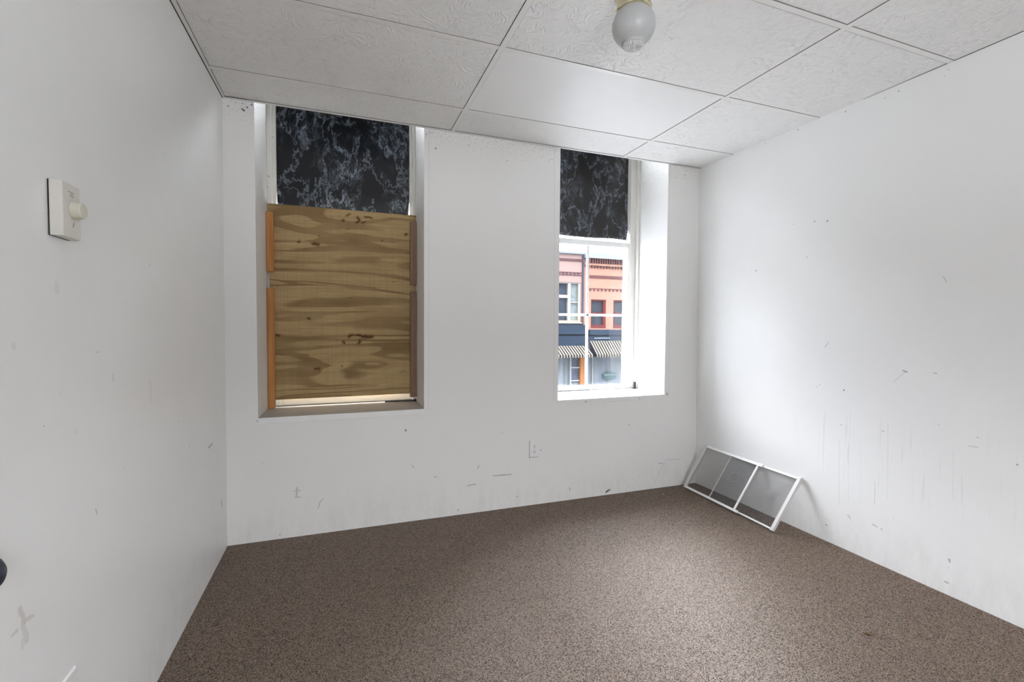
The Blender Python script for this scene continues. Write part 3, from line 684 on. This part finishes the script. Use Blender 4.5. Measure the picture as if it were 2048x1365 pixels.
obj('torn_flap', fp, M_film_a, fa, solid=0.0006)
film('marbled_film', 2.010, 2.012, 2.782, 2.760, 1.884, 2.60, 0.404, M_film_b, 'greyish black marbled film with a wavy lower edge above the clear right window', 0.006, 0.020)

# ------------------------------------------------------------------ ceiling light
LX, LY = 1.555, -1.387; LZ = cz(LX)
lamp = thing('ceiling_light', 'small ceiling light with frosted globe and brass fitter', 'ceiling light', (LX, LY, LZ))
top = -0.0018
can = MB().lathe([(0.020,top),(0.066,top),(0.068,top-0.004),(0.064,top-0.010),(0.0575,top-0.022),(0.0560,top-0.030),(0.0595,top-0.038),(0.0620,top-0.046),(0.0605,top-0.054),(0.0560,top-0.058),(0.047,top-0.056),(0.040,top-0.03),(0.030,top-0.02)], 64)
obj('brass_fitter', can, M_brass, lamp, smooth=True)
for a in (4.19, 2.10, 0.0):
    sc_ = MB().lathe([(0.0001,0),(0.0035,0.0),(0.0042,0.002),(0.0042,0.007),(0.0025,0.010),(0.0001,0.010)], 16)
    mt4 = Matrix.Translation(Vector((0.0595*math.cos(a), 0.0595*math.sin(a), top-0.044))) @ Matrix.Rotation(a, 4, 'Z') @ Matrix.Rotation(math.pi/2, 4, 'Y')
    obj('thumb_screw', sc_.xf(mt4), M_slot, lamp, smooth=True)
R = 0.0755; c0 = -0.1100
prof = [(0.044, top-0.046), (0.044, top-0.052)]
for i in range(3, 30):
    th = math.pi*i/34.0
    r = R*math.sin(th)*(1.0 + 0.02*math.cos(th)); z = c0 + R*0.93*math.cos(th)
    if z < top-0.05 and r > 0.0385: prof.append((r, z))
zb = prof[-1][1]
prof += [(0.0400, zb-0.003), (0.0385, zb-0.007), (0.0372, zb-0.008), (0.0360, zb-0.006)]
obj('globe', MB().lathe(prof, 96, caps=False), M_frost, lamp, smooth=True)
lp = [(0.0002,zb-0.0105),(0.0035,zb-0.0105),(0.0062,zb-0.0115),(0.0075,zb-0.010),(0.0085,zb-0.0080),(0.015,zb-0.0085),(0.022,zb-0.0095),(0.029,zb-0.0105),(0.0335,zb-0.0100),(0.0358,zb-0.0075),(0.0362,zb-0.004),(0.0300,zb-0.002),(0.0002,zb-0.001)]
obj('fluted_lens', MB().lathe(lp, 144, flute=24, amp=0.0024), M_crystal, lamp, smooth=True)

# ------------------------------------------------------------------ thermostat on the left wall
ty, tz = -1.5125, 1.4415
tx = lx(ty, tz)
ts = thing('thermostat', 'ivory box thermostat with round dial knob on the left wall', 'thermostat', (tx, ty, tz))
obj('back_plate', MB().box(0.0, 0.0022, -0.0385, 0.0385, -0.0590, 0.0590), M_slot, ts)
hw, hh = 0.0385, 0.0585
bd = MB().prism([(0.0022,-hw),(0.0240,-hw),(0.0250,-hw+0.0015),(0.0250,hw-0.006),(0.0190,hw),(0.0022,hw)], 'z', -hh, hh)
obj('body', bd, M_ivory, ts, bevel=0.0012)
kn = MB().lathe([(0.0001,0),(0.0190,0),(0.0190,0.002),(0.0183,0.0035),(0.0176,0.0165),(0.0166,0.0190),(0.0001,0.0194)], 40)
kx = Matrix.Translation(Vector((0.0250, 0.0035, 0.0035))) @ Matrix.Rotation(math.pi/2, 4, 'Y')
kno = obj('dial_knob', kn.xf(kx), M_ivory_knob, ts, bevel=0.0006)
rot = Matrix(((0,0,1,0),(1,0,0,0),(0,1,0,0),(0,0,0,1)))
text_mesh('printing', '775', 0.010, M_greyprint, ts, Matrix.Translation(Vector((0.0252,-0.002,0.0335))) @ rot, 0.0001)
obj('printed_line', MB().box(0.0249,0.0253,-0.016,0.010,0.0405,0.0420), M_greyprint, ts)
pm = MB().hexa([(0.0249,0.0000,-0.034),(0.0253,0.0000,-0.034),(0.0253,0.0016,-0.034),(0.0249,0.0016,-0.034),(0.0249,0.0050,-0.0235),(0.0253,0.0050,-0.0235),(0.0253,0.0066,-0.0235),(0.0249,0.0066,-0.0235)])
obj('pointer_mark', pm, M_slot, ts)

# ------------------------------------------------------------------ duplex outlets
def outlet(name, label, mat4):
    o = tag(empty(name), label, 'outlet'); o.matrix_world = mat4      # local: x width, z height, -y out of the wall
    hw, hh = 0.035, 0.057
    m = MB().hexa([(-hw,0,-hh),(hw,0,-hh),(hw,0,hh),(-hw,0,hh),(-hw+0.004,-0.0055,-hh+0.004),(hw-0.004,-0.0055,-hh+0.004),(hw-0.004,-0.0055,hh-0.004),(-hw+0.004,-0.0055,hh-0.004)])
    obj('cover_plate', m, M_plastic, o, bevel=0.0012)
    obj('plate_shadow', MB().box(-hw-0.0005, hw-0.002, -0.0006, 0.0, -hh-0.0007, hh-0.002), M_slot, o)  # dark sliver left of and below the plate, painting its shadow
    for s in (1, -1):
        z = s*0.0195
        pr = [(0.0172*math.cos(t), z+0.0142*max(-0.86, min(0.86, math.sin(t)*1.15))) for t in [2*math.pi*i/36 for i in range(36)]]
        f = obj('receptacle', MB().prism(pr, 'y', -0.0072, -0.0050), M_plastic, o)
        q = MB().box(-0.0078,-0.0052,-0.0076,-0.0068,z-0.0012,z+0.0080); q.box(0.0052,0.0076,-0.0076,-0.0068,z-0.0004,z+0.0074)
        q.prism([(0.0030*math.cos(t), z-0.0078+0.0030*math.sin(t)) for t in [2*math.pi*i/14 for i in range(14)]], 'y', -0.0076, -0.0068)
        obj('slots', q, M_slot, f)
    obj('screw', MB().prism([(0.0030*math.cos(t), 0.0030*math.sin(t)) for t in [2*math.pi*i/14 for i in range(14)]], 'y', -0.0066, -0.0050), M_screw, o)
    return o
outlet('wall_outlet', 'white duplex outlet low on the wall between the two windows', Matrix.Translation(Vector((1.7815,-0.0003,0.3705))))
ly, lz = -1.5255, 0.3475
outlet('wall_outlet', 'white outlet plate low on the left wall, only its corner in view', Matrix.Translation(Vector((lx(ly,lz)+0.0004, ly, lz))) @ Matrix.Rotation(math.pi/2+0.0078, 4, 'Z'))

# dark round knob at the very left edge
dk = tag(empty('wall_bumper'), 'dark navy round bumper on the left wall, just inside the photo edge', 'bumper')
ky, kz = -1.832, 0.783
dk.matrix_world = Matrix.Translation(Vector((lx(ky, kz), ky, kz))) @ Matrix.Rotation(math.pi/2, 4, 'Y')
obj('rosette', MB().lathe([(0.0001,0),(0.026,0),(0.026,0.004),(0.022,0.006),(0.0001,0.006)], 40), M_navy, dk, smooth=True)
kp = [(0.010,0.006),(0.010,0.018),(0.018,0.022),(0.0265,0.030),(0.0290,0.040),(0.0265,0.050),(0.018,0.057),(0.0001,0.060)]
obj('rubber_cap', MB().lathe(kp, 40), M_navy, dk, smooth=True)

# ------------------------------------------------------------------ adjustable window screen leaning on the right wall
BL, BR_ = Vector((2.972,-0.066,0)), Vector((2.948,-0.846,0))
TLp, TRp = Vector((0,-0.124,0.313)), Vector((0,-0.880,0.303))
BL.z = fz(BL.x)+0.009; BR_.z = fz(BR_.x)+0.009
TLp.x = rx(TLp.y, TLp.z)-0.0125; TRp.x = rx(TRp.y, TRp.z)-0.0125
nrm = ((BR_-BL).cross(TLp-BL)).normalized()
if nrm.x > 0: nrm = -nrm
Lu = (BR_-BL).length; Lv = (TLp-BL).length
org = BL.copy()
scr = thing('window_screen', 'adjustable white framed insect screen leaning in the right corner on the carpet', 'window screen', org)
def SP(u, v, wv):   # u,v in metres along / up, wv towards the viewer
    s, t = u/Lu, v/Lv
    p = BL*(1-s)*(1-t) + BR_*s*(1-t) + TLp*(1-s)*t + TRp*s*t
    return p + nrm*wv - org
def sbox(m, u0, u1, v0, v1, w0, w1):
    m.hexa([SP(u0,v0,w0),SP(u1,v0,w0),SP(u1,v1,w0),SP(u0,v1,w0),SP(u0,v0,w1),SP(u1,v0,w1),SP(u1,v1,w1),SP(u0,v1,w1)])
NU, NB = 0.65*Lu, 0.315*Lu
m = MB(); sbox(m, 0, 0.019, 0, Lv, -0.009, 0.009); obj('end_stile', m, M_wood_stile, scr, bevel=0.001)
m = MB(); sbox(m, Lu-0.021, Lu, 0, Lv, -0.010, 0.008); obj('end_stile', m, M_wood_stile, scr, bevel=0.001)
for v0, v1, q in ((0.0015, 0.0165, 1), (Lv-0.0185, Lv-0.0015, 0)):
    m = MB(); sbox(m, 0.019, NU, v0, v1, 0.0, 0.0085); sbox(m, NU-0.022, NU+0.002, v0-0.001, v1+0.001, 0.001, 0.0095)
    r_ = obj('front_rail', m, M_alu_c, scr, bevel=0.001)
    m = MB(); sbox(m, NB, Lu-0.021, v0+0.002, v1-0.003, -0.0075, -0.0002); sbox(m, NU, Lu-0.021, (v0+v1)/2-0.0015, (v0+v1)/2+0.001, -0.0002, 0.0012)
    obj('rear_rail', m, M_alu_c, scr, bevel=0.0008)
m = MB(); sbox(m, NU-0.036, NU-0.024, 0.0165, Lv-0.0185, 0.0, 0.008); obj('divider_bar', m, M_alu_c, scr, bevel=0.001)
m = MB(); sbox(m, NB-0.003, NB+0.003, 0.0145, Lv-0.0165, -0.0070, -0.0005); obj('divider_bar', m, M_alu_c, scr, bevel=0.001)
def smesh(u0, u1, wv, mat):
    m = MB().grid(lambda a, b: SP(u0+(u1-u0)*a, 0.012+(Lv-0.026)*b, wv), 8, 8)
    o = obj('insect_mesh', m, mat, scr)
    me = o.data; uvl = me.uv_layers.new(name='UVMap')
    nu = 9
    for lp_ in me.loops:
        i = lp_.vertex_index; a, b = (i % nu)/8, (i//nu)/8
        uvl.data[lp_.index].uv = (u0+(u1-u0)*a, (Lv-0.026)*b)
smesh(0.016, NU-0.028, 0.003, M_mesh1)
smesh(NB, Lu-0.018, -0.004, M_mesh2)

# ------------------------------------------------------------------ small litter on the carpet
def litter(name, x, y, parts, mat, label, cat='litter'):
    m = MB()
    for (dx, dy, dz, sx, sy, sz, a) in parts:
        q = MB().lathe([(0.0005,-sz),(0.7,-sz*0.6),(1.0,0),(0.7,sz*0.7),(0.0005,sz)], 10)
        q.map(lambda p: (p[0]*sx, p[1]*sy, p[2]))
        q.xf(Matrix.Translation(Vector((dx, dy, dz))) @ Matrix.Rotation(a, 4, 'Z') @ Matrix.Rotation(0.15, 4, 'Y'))
        n = len(m.v); m.v += q.v; m.f += [tuple(n+i for i in f) for f in q.f]
    m.map(lambda p: (p[0]+random.uniform(-1,1)*0.0006, p[1]+random.uniform(-1,1)*0.0006, p[2]))
    o = obj(name, m, mat); o.location = (x, y, fz(x)); return tag(o, label, cat)
M_leaf = simple('dry_leaf', (0.15,0.10,0.055), 0.8, var=0.4, vscale=60)
M_lint = simple('pale_lint', (0.62,0.60,0.57), 0.9)
litter('dry_leaf', 2.515, -1.642, [(0,0,0.004,0.014,0.004,0.004,-0.7),(0.012,0.003,0.005,0.010,0.003,0.003,0.5),(-0.008,0.006,0.004,0.010,0.003,0.003,-0.5),(0.02,-0.004,0.003,0.008,0.002,0.002,0.2)], M_leaf, 'crumpled dry brown leaf on the carpet near the right wall')
litter('lint_speck', 2.735, -0.125, [(0,0,0.003,0.005,0.004,0.003,0.3)], M_lint, 'small white speck on the carpet left of the leaning screen')
litter('lint_speck', 0.625, -1.405, [(0,0,0.003,0.005,0.003,0.003,1.0)], M_lint, 'small pale speck on the dark carpet below the boarded window')

# ------------------------------------------------------------------ outside: street and the buildings across it
FY = 21.0; GZ = -3.9
def brick(name, a, b, mortar):
    k = NT(name); s = k.n('ShaderNodeSeparateXYZ'); k.l(k.pos(), s.inputs[0]); cmb = k.n('ShaderNodeCombineXYZ')
    k.l(s.outputs[0], cmb.inputs[0]); k.l(s.outputs[2], cmb.inputs[1])
    br = k.n('ShaderNodeTexBrick'); k.l(cmb.outputs[0], br.inputs[0]); br.inputs['Scale'].default_value = 1.0
    br.inputs['Brick Width'].default_value = 0.22; br.inputs['Row Height'].default_value = 0.075; br.inputs['Mortar Size'].default_value = 0.008
    br.inputs['Color1'].default_value = (*a,1); br.inputs['Color2'].default_value = (*b,1); br.inputs['Mortar'].default_value = (*mortar,1)
    n = k.noise(k.pos(), 1.1, 4, 0.7)
    c = k.mix(k.rng(n, 0.35, 0.7, 0, 0.45), br.outputs[0], tuple(x*0.8 for x in mortar))
    return k.done(k.bsdf(c, 0.9, 0.02))
EX = 0.15
def ec(r, g, b): return (r*EX, g*EX, b*EX)
def esimple(name, color, rough=0.7, spec=0.03, **kw): return simple(name, color, rough, min(spec, 0.06), **kw)
M_brick = brick('orange_brick', ec(0.50,0.235,0.165), ec(0.42,0.19,0.135), ec(0.44,0.29,0.23))
M_brick_p = brick('faded_brick', ec(0.50,0.30,0.235), ec(0.43,0.255,0.20), ec(0.45,0.34,0.28))
M_brick_d = esimple('dark_brick_band', ec(0.13,0.055,0.055), 0.85, var=0.2)
M_redframe = esimple('dark_red_window_paint', ec(0.17,0.028,0.03), 0.6)
M_beige = esimple('beige_window_paint', ec(0.46,0.41,0.33), 0.6)
M_cornice = esimple('grey_metal_cornice', ec(0.30,0.33,0.38), 0.6, var=0.15)
M_navyb = esimple('navy_fascia_paint', ec(0.018,0.036,0.066), 0.5, var=0.3, vscale=5)
M_navyd = esimple('navy_fascia_dark', ec(0.008,0.014,0.026), 0.6)
M_dkglass = esimple('dark_window_pane', ec(0.035,0.045,0.06), 0.15, 0.5, var=0.4, vscale=2)
M_curtainpane = esimple('net_curtain_pane', ec(0.28,0.31,0.28), 0.7, var=0.25, vscale=6)
M_gutter = esimple('dark_downpipe', ec(0.08,0.06,0.07), 0.6)
M_orange = esimple('orange_pilaster', ec(0.50,0.20,0.07), 0.7)
M_shopwhite = esimple('white_shop_mullion', ec(0.45,0.46,0.47), 0.5)
def curtain():
    k = NT('pale_shop_curtain'); n = k.noise(k.pos(scale=(1,1,0.02)), 9, 4, 0.65)
    c = k.ramp(n, [(0.3, ec(0.15,0.18,0.22)), (0.5, ec(0.25,0.29,0.33)), (0.7, ec(0.38,0.42,0.44))])
    return k.done(k.bsdf(c, 0.9, 0.02))
M_curtain = curtain()
def stripes():
    k = NT('striped_awning_canvas'); s = k.n('ShaderNodeSeparateXYZ'); k.l(k.pos(), s.inputs[0])
    f = k.math('FRACT', k.math('MULTIPLY', s.outputs[0], 1/0.172))
    f = k.rng(f, 0.53, 0.58, 0, 1)
    return k.done(k.bsdf(k.mix(f, ec(0.24,0.22,0.19), ec(0.014,0.012,0.010)), 0.9, 0.02))
M_stripe = stripes()
M_sign = esimple('slate_green_sign', ec(0.075,0.13,0.14), 0.6)
M_signtxt = esimple('pale_sign_lettering', ec(0.55,0.60,0.68), 0.6)
M_asphalt = esimple('pale_dry_asphalt', (0.20,0.20,0.20), 0.9, var=0.2)
M_walk = esimple('concrete_walk', (0.40,0.39,0.38), 0.9, var=0.1)

tag(struct(obj('street', MB().box(-30, 50, 0.6, FY-2.4, GZ-0.2, GZ), M_asphalt)), 'asphalt street below the right window', 'street')
tag(struct(obj('pavement', MB().box(-30, 50, FY-2.4, FY+0.1, GZ-0.2, GZ+0.12), M_walk)), 'concrete pavement in front of the brick shops', 'pavement')

XM = 13.80       # party line between the two brick buildings
# building on the left: beige framed window, navy fascia; unseen leftward run added to block low sky light
ba = thing('brick_building', 'faded brick building with a beige framed upstairs window, seen left through the right window', 'building', (6.0, FY, GZ), group=None)
def B(parent, name, mat, boxes, bevel=0):
    m = MB(); o0 = parent.matrix_world.translation if False else Vector(parent['org'])
    for b in boxes: m.box(b[0]-o0.x, b[1]-o0.x, b[2]-o0.y, b[3]-o0.y, b[4]-o0.z, b[5]-o0.z)
    return obj(name, m, mat, parent, bevel)
def sub(parent, root, name, mat, boxes):
    o0 = Vector(root['org']); m = MB()
    for b in boxes: m.box(b[0]-o0.x, b[1]-o0.x, b[2]-o0.y, b[3]-o0.y, b[4]-o0.z, b[5]-o0.z)
    return obj(name, m, mat, parent)
ba['org'] = (6.0, FY, GZ)
WX0, WX1, WZ0, WZ1 = 10.9, 13.66, 1.30, 3.62
B(ba, 'brick_wall', M_brick_p, [(-25.0, WX0, FY, FY+7, 1.24, 5.24), (WX1, XM-0.10, FY, FY+7, 1.24, 5.24), (WX0, WX1, FY, FY+7, WZ1, 5.24), (WX0, WX1, FY+0.5, FY+7, 1.24, WZ1), (-25.0, XM-0.1, FY+1.6, FY+7, GZ, 1.24)])
B(ba, 'brick_band', M_brick_d, [(-25.0, XM-0.1, FY-0.05, FY, 4.83, 4.96), (-25.0, XM-0.1, FY-0.04, FY, 4.16, 4.20), (-25.0, XM-0.1, FY-0.04, FY, 4.02, 4.06)] + [(-25.0+i*0.24, -24.88+i*0.24, FY-0.03, FY, 4.06, 4.16) for i in range(161)])
B(ba, 'metal_cornice', M_cornice, [(-25.0, XM-0.1, FY-0.15, FY+0.3, 5.24, 5.34)])
wa = B(ba, 'window', M_beige, [(13.50, WX1, FY+0.04, FY+0.2, WZ0, WZ1), (12.84, 13.02, FY+0.04, FY+0.2, WZ0, WZ1), (11.50, 11.68, FY+0.04, FY+0.2, WZ0, WZ1), (WX0, WX0+0.16, FY+0.04, FY+0.2, WZ0, WZ1), (WX0, WX1, FY+0.046, FY+0.2, 1.33, 1.44),
     (WX0, 12.84, FY+0.05, FY+0.18, 2.72, 2.90), (13.02, 13.50, FY+0.08, FY+0.16, 2.46, 2.52), (WX0, WX1, FY+0.046, FY+0.2, 3.56, WZ1), (WX0-0.05, WX1+0.05, FY-0.10, FY+0.2, 1.26, 1.33)])
sub(wa, ba, 'dark_pane', M_dkglass, [(WX0+0.16, 12.84, FY+0.20, FY+0.24, 1.44, 3.56)])
sub(wa, ba, 'curtained_pane', M_curtainpane, [(13.02, 13.50, FY+0.20, FY+0.24, 1.44, 3.56)])
B(ba, 'downpipe', M_gutter, [(XM-0.10, XM+0.02, FY-0.06, FY+0.1, 1.0, 5.25)])
B(ba, 'fascia_board', M_navyb, [(-25.0, 13.96, FY-0.30, FY-0.01, 0.66, 1.18), (-25.0, 13.96, FY-0.22, FY-0.01, -0.1, 0.56)])
B(ba, 'fascia_dark_strip', M_navyd, [(-25.0, 13.94, FY-0.14, FY+0.3, 0.56, 0.66), (-25.0, 13.7, FY-0.18, FY+0.3, 1.18, 1.27)])  # upper strip paints the shadow under the window sill
B(ba, 'shop_curtain', M_curtain, [(-25.0, 13.70, FY+0.25, FY+0.32, GZ+0.12, -0.1)])
B(ba, 'orange_pilaster', M_orange, [(13.70, 13.95, FY+0.02, FY+0.3, GZ+0.12, -0.1)])
B(ba, 'shop_mullion', M_shopwhite, [(10.4, 10.5, FY+0.12, FY+0.26, GZ+0.12, -0.1)])
B(ba, 'shop_mullion', M_shopwhite, [(13.07, 13.16, FY+0.12, FY+0.26, GZ+0.12, -0.1), (13.16, 13.70, FY+0.14, FY+0.25, -1.34, -1.26), (13.16, 13.70, FY+0.14, FY+0.25, -2.1, -2.02)])
sub(B(ba, 'shop_door_glass', esimple('blue_shop_glass', ec(0.12,0.14,0.20), 0.3, var=0.3, vscale=3), [(13.16, 13.66, FY+0.20, FY+0.245, -2.0, -0.1)]), ba, 'door_shadow', M_dkglass, [(13.50, 13.66, FY+0.19, FY+0.20, -1.3, -0.1)])

# building on the right: corbelled cornice, two dark red windows
bb = thing('brick_building', 'orange brick building with corbelled cornice and dark red windows, seen right through the right window', 'building', (20.0, FY, GZ))
bb['org'] = (20.0, FY, GZ)
W1, W2 = (14.32, 15.34, 1.00, 2.68), (15.84, 16.86, 1.00, 2.68)
W3_ = (17.4, 18.42, 1.00, 2.68)
wins = (W1, W2, W3_)
xs = [XM+0.02] + [v for wv in wins for v in (wv[0], wv[1])] + [26.0]
bx = [(xs[0], 26.0, FY, FY+7, 2.68, 5.02), (xs[0], 26.0, FY, FY+7, 0.9, 1.0), (xs[0], 26.0, FY+0.4, FY+7, 1.0, 2.68), (xs[0], 26.0, FY+1.6, FY+7, GZ, 0.9)]
for i in range(0, len(xs), 2): bx.append((xs[i], xs[i+1], FY, FY+0.4, 1.0, 2.68))
B(bb, 'brick_wall', M_brick, bx)
B(bb, 'metal_cornice', M_cornice, [(XM+0.02, 26, FY-0.28, FY+0.3, 5.04, 5.34)])
B(bb, 'corbel_course', M_brick_d, [(XM+0.3+i*0.16, XM+0.38+i*0.16, FY-0.20, FY, 4.76, 5.04) for i in range(74)] + [(XM+0.3, 26, FY-0.03, FY, 4.76, 5.04)])
B(bb, 'brick_ledge', M_brick, [(XM+0.02, 26, FY-0.14, FY, 4.64, 4.76)])
B(bb, 'brick_band', M_brick_d, [(XM+0.4, 26, FY-0.04, FY, 3.92, 4.08)] + [(XM+0.3+i*0.20, XM+0.38+i*0.20, FY-0.05, FY, 4.50, 4.64) for i in range(58)] + [(XM+0.4, 26, FY-0.02, FY, 3.29, 3.33)] + [(XM+0.4+i*0.26, XM+0.52+i*0.26, FY-0.03, FY, 3.18, 3.29) for i in range(44)])
for wv in wins:
    a, b, c, d = wv; tt = 0.08
    f = B(bb, 'window', M_redframe, [(a, a+tt, FY+0.05, FY+0.2, c, d), (b-tt-0.06, b, FY+0.05, FY+0.2, c, d), (a, b, FY+0.056, FY+0.2, d-tt, d), (a, b, FY+0.02, FY+0.2, c, c+0.20), (a+tt, b-tt, FY+0.09, FY+0.18, 1.84, 1.92)])
    sub(f, bb, 'pane', M_dkglass, [(a+tt, b-tt, FY+0.20, FY+0.24, c+0.2, d-tt)])
B(bb, 'fascia_board', M_navyb, [(14.10, 26, FY-0.30, FY+0.3, 0.62, 0.92), (14.10, 26, FY-0.20, FY+0.3, 0.2, 0.54)])
B(bb, 'fascia_dark_strip', M_navyd, [(14.00, 26, FY-0.14, FY+0.3, 0.54, 0.62)])
B(bb, 'fascia_moulding', M_cornice, [(14.45, 15.5, FY-0.23, FY-0.20, 0.40, 0.45)])
B(bb, 'shop_curtain', M_curtain, [(13.96, 26, FY+0.25, FY+0.32, GZ+0.12, 0.2)])
B(bb, 'shop_mullion', M_shopwhite, [(14.55, 14.60, FY+0.12, FY+0.26, GZ+0.12, 0.0)])
B(bb, 'shop_mullion', M_shopwhite, [(17.2, 17.32, FY+0.12, FY+0.26, GZ+0.12, 0.0)])

def awning(x0, x1, zt, zb, proj, val, label):
    o = thing('awning', label, 'awning', (0, FY, 0), group=None)
    m = MB(); yt, yb = -0.30, -proj
    m.hexa([(x0,yb,zb),(x1,yb,zb),(x1,yb+0.02,zb-0.02),(x0,yb+0.02,zb-0.02),(x0,yt-0.01,zt),(x1,yt-0.01,zt),(x1,yt-0.01,zt-0.03),(x0,yt-0.01,zt-0.03)])
    obj('canopy', m, M_stripe, o)
    obj('valance', MB().box(x0, x1, yb-0.005, yb+0.005, zb-val, zb-0.001), M_stripe, o)
    for x in (x0, x1):
        obj('side_panel', MB().prism([(yb+0.01,zb-val*0.9),(yt-0.02,zb-val*0.9),(yt-0.02,zt-0.04),(yb+0.01,zb-0.03)], 'x', x-0.008, x+0.008), M_navyd, o)
awning(9.0, 13.88, 0.0, -0.47, 1.1, 0.15, 'lower striped awning on the left brick building, black and cream')
awning(14.12, 19.5, 0.27, -0.47, 1.1, 0.15, 'taller striped awning on the right brick building, black and cream')

sg = thing('hexagonal_sign', 'slate green hexagonal shop sign hanging in front of pale curtains', 'sign', (15.735, FY+0.10, -1.84))
hx = [(-0.456,0.13),(-0.43,0.165),(0,0.267),(0.43,0.165),(0.456,0.13),(0.456,-0.13),(0.43,-0.165),(0,-0.267),(-0.43,-0.165),(-0.456,-0.13)]
obj('sign_board', MB().prism(hx, 'y', 0.0, 0.02), M_sign, sg, bevel=0.004)
rx90 = Matrix.Rotation(math.pi/2, 4, 'X')
text_mesh('lettering', 'HOME + TOWN', 0.105, M_signtxt, sg, Matrix.Translation(Vector((0,-0.004,0.045))) @ rx90, 0.002)
obj('hanging_cord', MB().box(-0.008, 0.008, 0.004, 0.012, 0.26, 1.7), M_gutter, sg)
